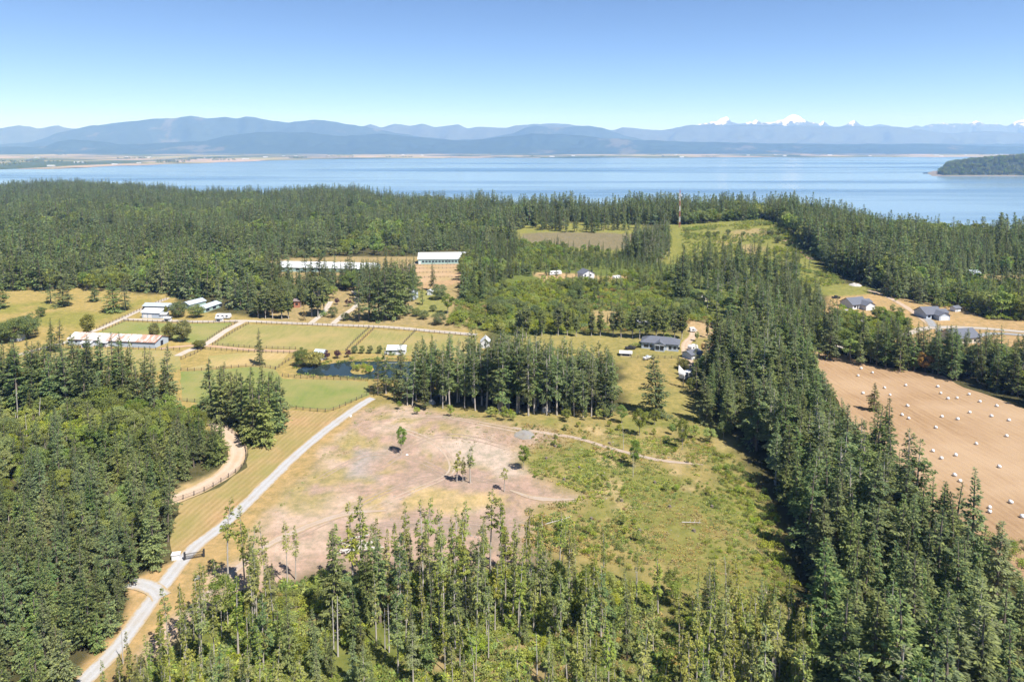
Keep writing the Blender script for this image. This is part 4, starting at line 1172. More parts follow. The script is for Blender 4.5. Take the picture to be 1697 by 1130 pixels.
# belt of dark firs along the hay field
BPOLY = [(1180, 655), (1250, 742), (1285, 810), (1325, 890), (1342, 960), (1345, 1040), (1410, 1480), (1900, 1480), (1830, 1330), (1745, 1150), (1675, 1040), (1568, 945), (1508, 870), (1460, 810), (1390, 735), (1350, 660), (1335, 625), (1315, 600), (1250, 590), (1190, 600)]
scatter(BPOLY, 4.7, {'fir': (0.60, 16, 26), 'tallstem': (0.22, 17, 26), 'cedar': (0.18, 10, 18)}, 'fir belt beside hay field', 'fir belt beside the hay field', seed=2, broadness=1.28)
# left woods
scatter([(-160, 640), (0, 650), (60, 650), (140, 665), (300, 668), (296, 700), (120, 705), (0, 700), (-160, 700)], 5.0, {'fir': (0.8, 17, 25), 'cedar': (0.2, 12, 18)}, 'fir row behind the left wood', 'fir row of the left wood', seed=3, broadness=1.2)
scatter([(-160, 700), (300, 702), (335, 720), (330, 740), (230, 760), (-160, 790)], 4.4, {'broad': (0.45, 8, 13), 'bright': (0.35, 6, 10), 'snag': (0.06, 8, 14), 'cedar': (0.14, 9, 15)}, 'pale green patch of left wood', 'left wood broadleaf patch', seed=4)
scatter([(-160, 780), (230, 745), (330, 730), (368, 745), (372, 768), (330, 790), (290, 808), (288, 850), (291, 928), (236, 956), (222, 1003), (210, 1035), (180, 1062), (140, 1118), (95, 1180), (20, 1480), (-500, 1480)], 4.4, {'cedar': (0.34, 10, 18), 'fir': (0.56, 13, 21), 'broad': (0.10, 7, 12)}, 'dense wood beside the gravel drive', 'dense wood left of the drive', seed=5, broadness=1.08)
# tall row between pond and clearing
scatter([(612, 660), (625, 640), (700, 634), (850, 640), (1020, 650), (1034, 690), (1000, 694), (850, 688), (700, 680)], 4.4, {'tallstem': (0.75, 22, 28), 'fir': (0.25, 18, 26)}, 'tall row between pond and clearing', 'tall row between pond and clearing', seed=6, broadness=1.12, dens=lambda X, Y, u, v: np.where(u < 690, 0.72, 1.0))
scatter([(612, 672), (700, 682), (850, 690), (1030, 694), (1100, 700), (1190, 735), (1150, 745), (1000, 705), (850, 700), (640, 684)], 5.0, {'bright': (0.5, 3, 6), 'broad': (0.5, 4, 8)}, 'shrub edge below the tall row', 'shrubs below the tall row', seed=7, dens=gapn(12, 0.3, 0.6, 5))
# trees below the right-hand houses
scatter([(1392, 592), (1430, 609), (1500, 617), (1560, 627), (1640, 645), (1697, 672), (1900, 735), (1900, 620), (1697, 596), (1600, 588), (1500, 582), (1410, 578)], 5.0, {'fir': (0.62, 12, 20), 'tallstem': (0.1, 14, 20), 'broad': (0.28, 7, 11)}, 'tree line between houses and hay field', 'tree line above the hay field', seed=8, broadness=1.25)
# belt head, big firs beyond the grey house
scatter([(1105, 470), (1140, 445), (1200, 440), (1270, 450), (1320, 462), (1352, 500), (1372, 545), (1390, 592), (1350, 605), (1270, 600), (1190, 600), (1205, 560), (1240, 535), (1170, 520), (1140, 500)], 6.6, {'fir': (0.55, 13, 24), 'tallstem': (0.2, 16, 25), 'broad': (0.25, 6, 11)}, 'wood between grey house and ridge', 'wood below the ridge', seed=9, dens=gapn(40, 0.25, 0.5, 15))
scatter([(1140, 640), (1200, 600), (1170, 590), (1200, 585), (1230, 600), (1215, 740), (1150, 690)], 5.0, {'fir': (0.7, 16, 26), 'broad': (0.3, 6, 10)}, 'belt beside the grey house yard', 'belt head', seed=19, dens=gapn(20, 0.2, 0.5, 16))

# stuff: far woods, undergrowth
FW = 'forest'
far_mix = {'farfir': (0.74, 10, 29), 'farbroad': (0.26, 8, 17)}
scatter([(-500, 470), (0, 482), (60, 484), (120, 480), (170, 484), (230, 484), (280, 486), (300, 500), (375, 508), (400, 520), (424, 522), (432, 470), (452, 434), (530, 426), (620, 424), (690, 420), (720, 416), (790, 414), (850, 395), (868, 378), (870, 330), (860, 290), (-700, 285), (-700, 470)], 6.4, far_mix, '', '', FW, seed=10, dens=lambda X, Y, u, v: 0.25 + 0.75 * sstep(0.34, 0.48, fbm(X / 38.0, Y / 38.0, 77, 3)))
scatter([(428, 527), (440, 450), (470, 462), (520, 466), (585, 462), (640, 462), (640, 474), (590, 490), (545, 488), (515, 490), (500, 520), (480, 526)], 5.4, {'fir': (0.55, 12, 21), 'round': (0.25, 7, 12), 'poplar': (0.2, 12, 18)}, '', '', FW, seed=11, dens=gapn(18, 0.30, 0.5, 17))
scatter([(590, 505), (690, 500), (690, 470), (640, 455), (600, 462)], 5.5, {'fir': (0.8, 13, 21), 'round': (0.2, 6, 9)}, '', '', FW, seed=71)
scatter([(440, 430), (690, 424), (690, 418), (440, 420)], 5.0, {'round': (0.7, 3, 6), 'fir': (0.3, 6, 12)}, '', '', FW, seed=72, dens=gapn(16, 0.4, 0.6, 19))
scatter([(868, 374), (940, 368), (1060, 372), (1130, 373), (1200, 368), (1270, 364), (1300, 372), (1330, 372), (1330, 290), (868, 290)], 6.6, {'farfir': (0.82, 20, 29), 'farbroad': (0.18, 12, 18)}, '', '', FW, seed=12)
scatter([(870, 372), (900, 382), (960, 388), (1060, 388), (1060, 372)], 9.0, {'fir': (1, 16, 26)}, '', '', FW, seed=13, dens=gapn(25, 0.35, 0.55, 6))
scatter([(1290, 365), (1315, 392), (1345, 425), (1385, 455), (1440, 476), (1480, 496), (1560, 508), (1600, 512), (1640, 527), (1697, 533), (2100, 545), (2400, 300), (1290, 300)], 6.2, {'farfir': (0.62, 18, 28), 'farbroad': (0.38, 11, 17)}, '', '', FW, seed=14,
        dens=lambda X, Y, u, v: np.where((u > 1598) & (v > 456) & (v < 474), 0.0, 1.0))
scatter([(780, 445), (850, 412), (900, 408), (1010, 425), (1090, 425), (1120, 470), (1160, 500), (1080, 480), (1040, 470), (1000, 470), (900, 466), (870, 455), (800, 480)], 4.6, {'fir': (0.5, 6, 13), 'broad': (0.35, 5, 9), 'bright': (0.15, 4, 7)}, '', '', FW, seed=15, dens=lambda X, Y, u, v: np.where((u > 890) & (u < 1040) & (v > 448) & (v < 470), 0.12, 0.9))
scatter([(1030, 430), (1070, 400), (1108, 395), (1112, 430), (1080, 440)], 5.5, {'tallstem': (0.8, 18, 25), 'fir': (0.2, 15, 22)}, '', '', FW, seed=17)
scatter([(770, 420), (850, 405), (870, 418), (800, 500), (760, 500), (765, 440)], 6.0, {'fir': (0.6, 12, 22), 'broad': (0.4, 7, 12)}, '', '', FW, seed=18)
SHR = 'shrubs'
scatter([(770, 480), (900, 466), (1040, 470), (1120, 480), (1165, 520), (1230, 560), (1150, 532), (1100, 548), (850, 556), (740, 540)], 2.6, {'bright': (0.3, 2.0, 5.5), 'brightbush': (0.35, 1.2, 3), 'bush': (0.25, 1.2, 3.5), 'drybush': (0.10, 1, 2.2)}, '', '', SHR, seed=20, dens=lambda X, Y, u, v: np.where((u > 980) & (u < 1035) & (v > 515) & (v < 542), 0.1, 0.85))
scatter([(1130, 380), (1200, 368), (1290, 366), (1330, 410), (1400, 470), (1340, 480), (1250, 440), (1130, 430)], 3.1, {'bright': (0.2, 1.6, 4.2), 'brightbush': (0.40, 0.8, 2.4), 'bush': (0.40, 0.9, 2.8)}, '', '', SHR, seed=21, dens=gapn(22, 0.30, 0.62, 41))
scatter([(1130, 400), (1200, 385), (1290, 390), (1330, 425), (1360, 460), (1250, 445), (1130, 440)], 11.0, {'fir': (0.5, 5, 14), 'round': (0.5, 3, 6)}, '', '', FW, seed=73, dens=gapn(30, 0.35, 0.6, 47))
scatter([(770, 485), (900, 470), (1040, 474), (1120, 484), (1165, 520), (1100, 545), (850, 552), (760, 535)], 7.5, {'fir': (0.45, 5, 11), 'round': (0.55, 3.5, 7)}, '', '', FW, seed=74, dens=gapn(20, 0.35, 0.6, 48))
scatter([(1370, 530), (1400, 515), (1440, 530), (1480, 520), (1510, 545), (1470, 575), (1390, 572), (1350, 560), (1340, 520)], 2.8, {'bright': (0.35, 2, 5), 'brightbush': (0.4, 1.2, 2.6), 'broad': (0.25, 4, 7)}, '', '', SHR, seed=22)
scatter([(1480, 500), (1560, 510), (1600, 515), (1640, 530), (1900, 540), (1900, 528), (1640, 516), (1500, 492)], 3.2, {'bright': (0.5, 2, 5), 'brightbush': (0.5, 1.2, 2.6)}, '', '', SHR, seed=23, dens=gapn(20, 0.3, 0.55, 42))
scatter([(850, 700), (1000, 705), (1180, 735), (1230, 800), (1290, 900), (1295, 1020), (1150, 985), (1000, 930), (870, 880), (930, 830), (980, 810), (880, 790), (870, 740)], 1.9, {'brightbush': (0.42, 0.4, 1.5), 'bush': (0.34, 0.4, 1.6), 'bright': (0.04, 1.6, 3.5), 'drybush': (0.20, 0.35, 1.0)}, '', '', SHR, seed=24, dens=gapn(10, 0.36, 0.66, 43))
scatter([(1180, 740), (1260, 790), (1310, 900), (1310, 1000), (1270, 1000), (1240, 860), (1180, 780)], 2.4, {'brightbush': (0.6, 1, 2.5), 'bush': (0.4, 1, 2.6)}, '', '', SHR, seed=25)
scatter(CPOLY, 2.3, {'brightbush': (0.50, 0.7, 2.0), 'bright': (0.08, 2.0, 4.5), 'bush': (0.34, 0.7, 2.2), 'drybush': (0.08, 0.6, 1.2)}, '', '', SHR, seed=26, dens=gapn(9, 0.30, 0.56, 44))
scatter([(1640, 880), (1700, 900), (1760, 1000), (1720, 1040), (1660, 950)], 3.0, {'bush': (0.6, 0.8, 2), 'brightbush': (0.4, 0.8, 2)}, '', '', SHR, seed=27, dens=gapn(9, 0.4, 0.6, 45))
UG = 'ground_plants'
scatter([(850, 700), (1180, 735), (1230, 800), (1290, 900), (1295, 1030), (1150, 985), (1000, 930), (850, 900), (880, 840), (980, 820), (880, 790), (870, 740)], 0.95, {'tuft': (0.22, 0.25, 0.7), 'tuftg': (0.33, 0.25, 0.7), 'drytuft': (0.45, 0.2, 0.6)}, '', '', UG, seed=30, dens=gapn(7, 0.20, 0.55, 51))
scatter([(450, 850), (600, 676), (700, 674), (860, 700), (860, 760), (700, 720), (560, 800), (500, 850)], 1.2, {'tuftg': (0.4, 0.2, 0.5), 'drytuft': (0.6, 0.2, 0.4)}, '', '', UG, seed=31, dens=gapn(6, 0.5, 0.72, 52))
scatter(CPOLY, 1.25, {'tuft': (0.5, 0.4, 1.0), 'tuftg': (0.4, 0.4, 1.0), 'drytuft': (0.1, 0.2, 0.6)}, '', '', UG, seed=32, dens=gapn(7, 0.26, 0.5, 53))
scatter([(578, 606), (600, 602), (622, 606), (620, 616), (600, 619), (580, 615)], 1.6, {'bright': (0.4, 1.5, 3), 'brightbush': (0.4, 1, 2), 'drybush': (0.2, 0.8, 1.6)}, '', '', SHR, seed=34, dens=lambda X, Y, u, v: (np.hypot((X - _isl[0]) / 5.5, (Y - _isl[1]) / 6.0) < 1) * 0.75)
scatter([(487, 605), (545, 598), (640, 593), (745, 600), (750, 630), (610, 632), (490, 622)], 1.5, {'tuftg': (0.7, 0.3, 0.9), 'drytuft': (0.3, 0.3, 0.8)}, '', '', UG, seed=33, dens=lambda X, Y, u, v: (np.abs(sdist(X, Y, _pw) + 0.8) < 1.6) * 0.8)

# ---- single trees become objects, the nearest 300 of a name; the rest join the forest
def place_singles():
    count = {}
    cand = []
    for t in IND:
        u, v = pix(t['x'], t['y'], t['z']); ut, vt = pix(t['x'], t['y'], t['z'] + t['h'])
        seen = -25 < u < 1722 and vt < 1120 and v > 240
        cand.append(((not t['fixed'], -(v - vt)), seen, t))
    cand.sort(key=lambda c: c[0])
    for _, seen, t in cand:
        kd = t['kind']; nm, ctg, look = KIND[kd]
        tm, cm, jm, Hn = PROTO[kd][t['var']]
        s = t['h'] / Hn
        if not seen or (not t['fixed'] and count.get(nm, 0) >= 290):
            STUFF.setdefault(FW, []).append((kd, t['var'], t['x'], t['y'], t['z'] - 0.15, t['rz'], s * t['w'], s)); continue
        count[nm] = count.get(nm, 0) + 1
        if t['fixed']:
            label = t['label']; grp = t['group']
        else:
            q = t['h'] / {'fir': 21, 'tallstem': 23, 'thin': 17, 'cedar': 14, 'broad': 10, 'bright': 5, 'snag': 11}.get(kd, 10)
            size = 'tall' if q > 1.08 else ('short' if q < 0.86 else 'mid-height')
            label = f'{size} {look}, {t["sect"]} of the {t["place"]}'; grp = f'{size} {look}, {t["sect"]} of {t["group"]}'
        o = thing(nm, label, ctg, (t['x'], t['y'], t['z'] - 0.12), t['rz'], grp)
        o.scale = (s * t['w'], s * t['w'], s)
        if tm: link('trunk', tm, o)
        if cm: link('crown', cm, o)
place_singles()

# far woods on the headland and hedgerows on the delta
def far_clumps():
    g = np.random.default_rng(5)
    us = g.uniform(1548, 2000, 5200); ys = g.uniform(3490, 4000, 5200); xs = (us - UC) * ys / FPX
    zs = head_height(xs, ys)
    for x, y, z in zip(xs, ys, zs):
        if z > SEA + 4:
            kd = 'farfir' if g.random() < 0.75 else 'farbroad'
            s = g.uniform(14, 25) / PROTO[kd][0][3]
            STUFF.setdefault('headland_woods', []).append((kd, int(g.integers(3)), x, y, z - 0.3, g.uniform(0, 6.28), s * 1.25, s))
    for k in range(70):
        u = g.uniform(-60, 1700); v = g.uniform(246, 262) if u > 520 else g.uniform(252, 276)
        p = gp(u, v, SEA); L = g.uniform(60, 420); n = int(L / 9); a = g.normal(0, 0.15)
        if p.y > 11500: continue
        sv = np.interp(u, [q[0] for q in SHORE], [q[1] for q in SHORE])
        if v > sv - 0.8: continue
        for j in range(n):
            t = g.uniform(-L / 2, L / 2)
            s = g.uniform(9, 20) / 14
            STUFF.setdefault('hedgerow_woods', []).append(('farbroad', int(g.integers(3)), p.x + t * math.cos(a), p.y + t * math.sin(a) + g.normal(0, 14), SEA + 1, 0.0, s * 1.5, s))
far_clumps()

def make_debris(seed):
    g = np.random.default_rng(seed)
    if seed % 2:
        a = g.uniform(0, 6.28); L = g.uniform(0.6, 1.6)
        t = [tube([(-L * math.cos(a), -L * math.sin(a), 0.06), (0, 0.1, 0.14), (L * math.cos(a), L * math.sin(a), 0.05)], [0.05, 0.06, 0.02], 4)]
        t.append(tube([(0, 0.1, 0.12), (0.4, 0.6, 0.3)], [0.03, 0.01], 3))
        return cat(t), None
    t = tube([(0, 0, -0.1), (0.02, 0, 0.08), (0.04, 0.02, 0.22), (0.03, 0.02, 0.3)], [0.34, 0.32, 0.2, 0.02], 6)
    return t, None
plain('debris_wood', (0.25, 0.22, 0.19), 0.9, 0, 2.0, 0.3, 0.1)
proto('debris', [make_debris(s) for s in range(201, 207)], 'bark', 'debris_wood', 1.0)
scatter([(450, 880), (600, 690), (850, 710), (1180, 740), (1290, 900), (1000, 930), (850, 900), (600, 905), (440, 945)], 2.6, {'debris': (1.0, 0.5, 1.3)}, '', '', 'clearing_debris', seed=60, dens=gapn(10, 0.42, 0.7, 61))
scatter(CPOLY, 3.0, {'debris': (1.0, 0.7, 1.8)}, '', '', 'clearing_debris', seed=62, dens=gapn(10, 0.4, 0.7, 63))
def build_stuff(name, items, label):
    kinds = sorted({(k, v) for k, v, *_ in items})
    col = bpy.data.collections.new(name + '_source')
    order = {}
    for i, (k, v) in enumerate(kinds):
        o = bpy.data.objects.new(f'{i:03d}_{k}', PROTO[k][v][2])
        col.objects.link(o); order[(k, v)] = i
    A = np.array([(x, y, z, rz, a, b, order[(k, v)]) for k, v, x, y, z, rz, a, b in items], np.float32)
    me = bpy.data.meshes.new(name); me.vertices.add(len(A)); me.vertices.foreach_set('co', A[:, :3].ravel())
    for nm, ty, arr, key in (('rot', 'FLOAT_VECTOR', np.stack([RNG.normal(0, 0.025, len(A)), RNG.normal(0, 0.025, len(A)), A[:, 3]], 1), 'vector'), ('scl', 'FLOAT_VECTOR', np.stack([A[:, 4], A[:, 4], A[:, 5]], 1), 'vector'), ('idx', 'INT', A[:, 6].astype(np.int32), 'value')):
        at = me.attributes.new(nm, ty, 'POINT')
        at.data.foreach_set(key, np.ascontiguousarray(arr.astype(np.int32 if ty == 'INT' else np.float32)).ravel())
    ng = bpy.data.node_groups.new(name, 'GeometryNodeTree')
    ng.interface.new_socket('Geometry', in_out='INPUT', socket_type='NodeSocketGeometry'); ng.interface.new_socket('Geometry', in_out='OUTPUT', socket_type='NodeSocketGeometry')
    gi = ng.nodes.new('NodeGroupInput'); go = ng.nodes.new('NodeGroupOutput')
    ci = ng.nodes.new('GeometryNodeCollectionInfo'); ci.inputs['Collection'].default_value = col
    ci.inputs['Separate Children'].default_value = True; ci.inputs['Reset Children'].default_value = True
    ip = ng.nodes.new('GeometryNodeInstanceOnPoints'); ip.inputs['Pick Instance'].default_value = True
    def attr(nm, ty):
        n = ng.nodes.new('GeometryNodeInputNamedAttribute'); n.data_type = ty; n.inputs[0].default_value = nm
        return [s for s in n.outputs if s.enabled and s.name == 'Attribute'][0]
    L = ng.links.new
    L(gi.outputs[0], ip.inputs['Points']); L(ci.outputs[0], ip.inputs['Instance'])
    L(attr('idx', 'INT'), ip.inputs['Instance Index']); L(attr('rot', 'FLOAT_VECTOR'), ip.inputs['Rotation']); L(attr('scl', 'FLOAT_VECTOR'), ip.inputs['Scale'])
    L(ip.outputs[0], go.inputs[0])
    o = link(name, me, kind='stuff', label=label)
    m = o.modifiers.new('scatter', 'NODES'); m.node_group = ng
    return o
for nm, lb in ((FW, 'dark conifer forest covering the land out to the shore'), (SHR, 'low bright green shrubs and brambles over rough ground'), (UG, 'tufts of fern, grass and bramble on the clearing floor'), ('headland_woods', 'dark woods covering the far headland'), ('clearing_debris', 'loose stones and broken branches strewn over the clearing'), ('hedgerow_woods', 'dark hedgerows and tree lines on the far flat shore')):
    if nm in STUFF: build_stuff(nm, STUFF[nm], lb)
print('STUFF', {k: len(v) for k, v in STUFF.items()})

# ------------------------------------------------------------------ buildings
def frame(p0, p1):
    a = gp(*p0); b = gp(*p1)
    d = Vector((b.x - a.x, b.y - a.y)); L = d.length
    rz = math.atan2(d.y, d.x)
    return a, L, rz

def pane(parent, face, a, b, z0, z1, L, D, name='window', mat='dark_glass', out=0.05, thick=0.06):
    m = MB()
    if face == 'f': m.box(a, b, -out, thick - out - 0.002, z0, z1)
    elif face == 'b': m.box(a, b, D + out - thick, D + out, z0, z1)
    elif face == 'r': m.box(L + out - thick, L + out, a, b, z0, z1)
    else: m.box(-out, thick - out, a, b, z0, z1)
    return m.part(name, mat, parent)

def gable(name, label, p0, p1, depth, wh, rise, wallm, roofm, ridge='x', over=0.5, wins=(), doors=(), opens=(), cat_='building', group=None, hip=0.0, base_lift=0.0, length=None, panels=0):
    a, L, rz = frame(p0, p1)
    if length: L = length
    zs = [h1(a.x + math.cos(rz) * s * L - math.sin(rz) * t * depth, a.y + math.sin(rz) * s * L + math.cos(rz) * t * depth) for s in (0, 1) for t in (0, 1)]
    z = sum(zs) / 4; drop = z - min(zs) + 0.3
    o = thing(name, label, cat_, (a.x, a.y, z + base_lift), rz, group)
    D = depth; w = MB()
    if hip > 0:
        w.box(0, L, 0, D, -drop, wh)
        w.part('wall', wallm, o)
        e = over; r = MB(); zt = wh + rise; hx = hip
        r.add([(-e, -e, wh + 0.02), (L + e, -e, wh + 0.02), (L + e, D + e, wh + 0.02), (-e, D + e, wh + 0.02), (hx, D / 2, zt), (L - hx, D / 2, zt),
               (-e, -e, wh + 0.2), (L + e, -e, wh + 0.2), (L + e, D + e, wh + 0.2), (-e, D + e, wh + 0.2)],
              [(3, 2, 1, 0), (0, 1, 7, 6), (1, 2, 8, 7), (2, 3, 9, 8), (3, 0, 6, 9), (6, 7, 5, 4), (8, 9, 4, 5), (7, 8, 5), (9, 6, 4)])
        r.part('roof', roofm, o)
    else:
        W = D if ridge == 'x' else L
        X = L if ridge == 'x' else D
        w.prism([(0, -drop), (W, -drop), (W, wh), (W / 2, wh + rise), (0, wh)], 0, X, ridge)
        w.part('wall', wallm, o)
        sl_ = rise / (W / 2); t = 0.14; e = over
        prof = [(-e, wh - e * sl_ + 0.03), (W / 2, wh + rise + 0.03), (W + e, wh - e * sl_ + 0.03), (W + e, wh - e * sl_ + 0.03 + t), (W / 2, wh + rise + 0.03 + t), (-e, wh - e * sl_ + 0.03 + t)]
        if panels:
            rb = MB().prism(prof, -e, X + e, ridge).part('roof', 'terracotta', o)
            pw_ = (X + 2 * e) / panels
            pm = MB().add([(0.06, -e, wh - e * sl_ + 0.03 + t + 0.03), (pw_ - 0.18, -e, wh - e * sl_ + 0.03 + t + 0.03), (pw_ - 0.18, W / 2 - 0.1, wh + rise + 0.03 + t + 0.03 - 0.1 * sl_), (0.06, W / 2 - 0.1, wh + rise + 0.03 + t + 0.03 - 0.1 * sl_),
                            (0.06, -e, wh - e * sl_ + t), (pw_ - 0.18, -e, wh - e * sl_ + t), (pw_ - 0.18, W / 2 - 0.1, wh + rise + t - 0.1 * sl_), (0.06, W / 2 - 0.1, wh + rise + t - 0.1 * sl_)],
                           [(0, 1, 2, 3), (7, 6, 5, 4), (0, 4, 5, 1), (1, 5, 6, 2), (2, 6, 7, 3), (3, 7, 4, 0)]).mesh('panel', 'rusted_roof')
            for k in range(panels):
                link('panel', pm, rb, (-e + k * pw_, 0, 0))
        else:
            MB().prism(prof, -e, X + e, ridge).part('roof', roofm, o)
    for f, a_, b_, z0, z1 in wins: pane(o, f, a_, b_, z0, z1, L, D)
    for f, a_, b_, z0, z1, m_ in doors: pane(o, f, a_, b_, z0, z1, L, D, 'door', m_)
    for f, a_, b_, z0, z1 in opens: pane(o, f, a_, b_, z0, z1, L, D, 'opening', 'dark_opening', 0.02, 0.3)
    return o, L, D

# farm at the left
gable('long_barn', 'long low white barn with rust-streaked pale roof behind rail fence', (113, 571), (257, 577), 10.5, 3.0, 1.9, 'bluegrey_wall', 'rusted_roof', doors=[('r', 4.3, 6.3, 0, 2.5, 'dark_opening'), ('f', 33.5, 34.6, 0, 2.4, 'white_paint'), ('f', 12, 13.2, 0, 2.2, 'white_paint'), ('f', 22, 23, 0, 2.2, 'white_paint')], wins=[('f', 4 + 6 * k, 5 + 6 * k, 1.3, 2.1) for k in range(6)], cat_='barn', panels=18)
for (u0, u1, v, lb) in ((135, 150, 576, 'small white open-fronted shed before the long barn, larger of two'), (165, 177, 575, 'smaller white open-fronted shed in front of the long barn')):
    gable('field_shed', lb, (u0, v), (u1, v), 3.2, 2.3, 0.45, 'white_wall', 'white_roof', opens=[('f', 0.4, 2.6, 0.1, 1.7)], cat_='shed')
gable('field_shed', 'small white shed beneath olive trees at the far left', (17, 566), (36, 565), 4.0, 2.6, 0.6, 'white_wall', 'white_roof', cat_='shed', doors=[('f', 1.5, 3, 0, 2, 'grey_wall')])
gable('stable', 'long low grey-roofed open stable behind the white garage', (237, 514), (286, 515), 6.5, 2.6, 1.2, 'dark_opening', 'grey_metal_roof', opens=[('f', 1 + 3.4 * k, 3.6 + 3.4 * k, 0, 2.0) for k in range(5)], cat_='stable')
gable('farm_garage', 'white farm garage with pale ridge roof beside the lane', (235, 527), (265, 528), 8.0, 3.4, 1.6, 'bluegrey_wall', 'white_roof', doors=[('f', 1, 3.2, 0, 2.3, 'white_paint'), ('f', 4, 6.2, 0, 2.3, 'white_paint')], wins=[('r', 2.5, 4, 1.2, 2.2)], cat_='garage')
gable('lean_shed', 'small white annex at the right end of the farm garage', (266, 528), (275, 528), 4.0, 2.5, 0.5, 'white_wall', 'white_roof', cat_='shed', doors=[('f', 0.6, 1.6, 0, 1.9, 'grey_wall')])
gable('long_shed', 'long pale-roofed shed running back from the white trailer', (338, 519), (366, 509), 7.0, 2.6, 1.2, 'greenish_wall', 'pale_metal_roof', cat_='shed', opens=[('f', 2 + 6 * k, 5 + 6 * k, 0.4, 1.9) for k in range(5)])
gable('long_shed', 'pale-roofed shed half hidden behind dark round trees', (314, 512), (341, 505), 7.0, 2.6, 1.4, 'greenish_wall', 'pale_metal_roof', cat_='shed', doors=[('f', 2, 4, 0, 2, 'white_paint')])
for (u0, u1, v, lb) in ((272, 281, 533, 'tiny white shelter by the lane near the farm garage'), (358, 367, 533, 'tiny white shelter by the lane below the white trailer')):
    gable('field_shelter', lb, (u0, v), (u1, v), 2.6, 2.0, 0.4, 'white_wall', 'white_roof', opens=[('f', 0.3, 2.2, 0.1, 1.2)], cat_='shed')
# estate
gable('stable_hall', 'very long white-roofed hall partly hidden by poplars and firs', (458, 450), (618, 452), 20.0, 3.4, 3.0, 'turquoise_wall', 'white_roof', cat_='hall', opens=[('f', 4 + 6.0 * k, 7 + 6.0 * k, 1.2, 2.8) for k in range(12)])
gable('riding_arena', 'white-roofed turquoise riding arena with row of dark openings on hill', (693, 438), (776, 437), 18.0, 4.6, 4.0, 'turquoise_wall', 'white_roof', cat_='arena', opens=[('f', 3.2 + 2.75 * k, 5.2 + 2.75 * k, 1.6, 3.1) for k in range(14)], doors=[('f', 0.5, 2.2, 0, 2.6, 'white_paint')], wins=[('f', 13.3 + 11.2 * k, 13.55 + 11.2 * k, 0.3, 4.0) for k in range(3)])
gable('estate_house', 'pale estate house mostly hidden behind the fir clump', (650, 497), (678, 500), 10, 5.0, 2.2, 'grey_wall', 'brown_shingle', cat_='house', wins=[('f', 1.5 + 3 * k, 2.8 + 3 * k, 1.0, 2.3) for k in range(4)] + [('r', 2, 4, 1, 2.3)], doors=[('f', 10, 11, 0, 2.1, 'white_paint')])
gable('garden_pavilion', 'small terracotta-walled garden building among the poplars', (487, 510), (496, 510), 4.0, 4.2, 1.0, 'terracotta', 'brown_shingle', cat_='pavilion', wins=[('f', 1.0, 2.6, 1.6, 2.8)])
gable('garden_shed', 'small white garden shed beneath the tall dark fir', (708, 489), (716, 489), 3.0, 2.4, 0.9, 'white_wall', 'white_roof', ridge='y', cat_='shed', doors=[('f', 1.2, 2.2, 0, 1.8, 'grey_wall')])
gable('pond_shed', 'white shed with pale roof on the pond bank', (521, 596), (535, 597), 4.0, 3.4, 1.0, 'white_wall', 'pale_metal_roof', cat_='shed', wins=[('f', 2.0, 3.2, 1.2, 2.2)])
gable('pond_building', 'long low white building behind the pond at the field corner', (642, 588), (671, 588), 5.0, 2.6, 1.3, 'white_wall', 'white_roof', cat_='building', doors=[('f', 3.2, 4.2, 0, 2.0, 'grey_wall')], wins=[('f', 1 + 4.4 * k, 2.2 + 4.4 * k, 1.0, 1.9) for k in range(2)])
gable('lane_cottage', 'narrow white gabled building at the end of the farm lane', (797, 577), (811, 577), 5.0, 3.0, 1.9, 'white_wall', 'white_roof', ridge='y', cat_='building', wins=[('f', 1.5, 2.6, 1.2, 2.2)])
# middle distance
gable('white_house', 'small white two-storey house with grey gable roof in the shrubland', (966, 465), (985, 463), 8.0, 4.6, 2.4, 'white_wall', 'slate_shingle', ridge='y', cat_='house', wins=[('f', 1.2, 2.6, 2.8, 4.0), ('f', 5.4, 6.8, 2.8, 4.0), ('f', 1.2, 3.2, 0.6, 2.0), ('l', 2, 3.4, 1, 2.2)], doors=[('f', 4.2, 5.2, 0, 2.1, 'grey_wall')])
ho, L_, D_ = gable('grey_house', 'grey single-storey house with slate hip roof beside the poplar row', (1063, 577), (1124, 583), 9.0, 3.1, 2.4, 'bluegrey_wall', 'slate_shingle', hip=4.0, cat_='house', over=0.6, wins=[('f', 1.2, 3.4, 0.8, 2.2), ('f', 4.0, 5.4, 0.8, 2.2), ('f', 13.2, 14.4, 0.6, 2.3), ('f', 15.4, 16.6, 0.9, 2.2), ('f', 17.4, 18.4, 0.9, 2.2)], doors=[('f', 12.0, 12.9, 0, 2.2, 'white_paint')])
b = MB(); b.prism([(6.6, -0.4), (11.2, -0.4), (11.2, 3.2), (8.9, 4.5), (6.6, 3.2)], -2.2, 1.0, 'y'); b.part('bay', 'bluegrey_wall', ho)
bay = [(6.1, 3.0), (8.9, 4.62), (11.7, 3.0), (11.7, 3.16), (8.9, 4.80), (6.1, 3.16)]
MB().prism(bay, -2.7, 4.2, 'y').part('roof', 'slate_shingle', ho)
for a_, c_ in ((7.0, 8.7), (9.1, 10.8)): MB().box(a_, c_, -2.26, -2.12, 0.5, 2.6).part('window', 'dark_glass', ho)
MB().box(6.55, 11.25, -2.75, -2.62, 2.96, 3.12).part('trim', 'white_paint', ho)
gable('yard_shed', 'dark slate-roofed shed beside the parked white trailers', (1146, 597), (1164, 593), 6.0, 2.4, 1.2, 'grey_wall', 'slate_shingle', cat_='shed', doors=[('f', 1, 3, 0, 2, 'white_paint')])
gable('goat_shed', 'low cream shed at the lawn corner left of the grey house', (1028, 590), (1046, 591), 3.0, 1.6, 0.6, 'cream_wall', 'white_roof', cat_='shed', opens=[('f', 1.0, 4.2, 0.2, 1.1)])
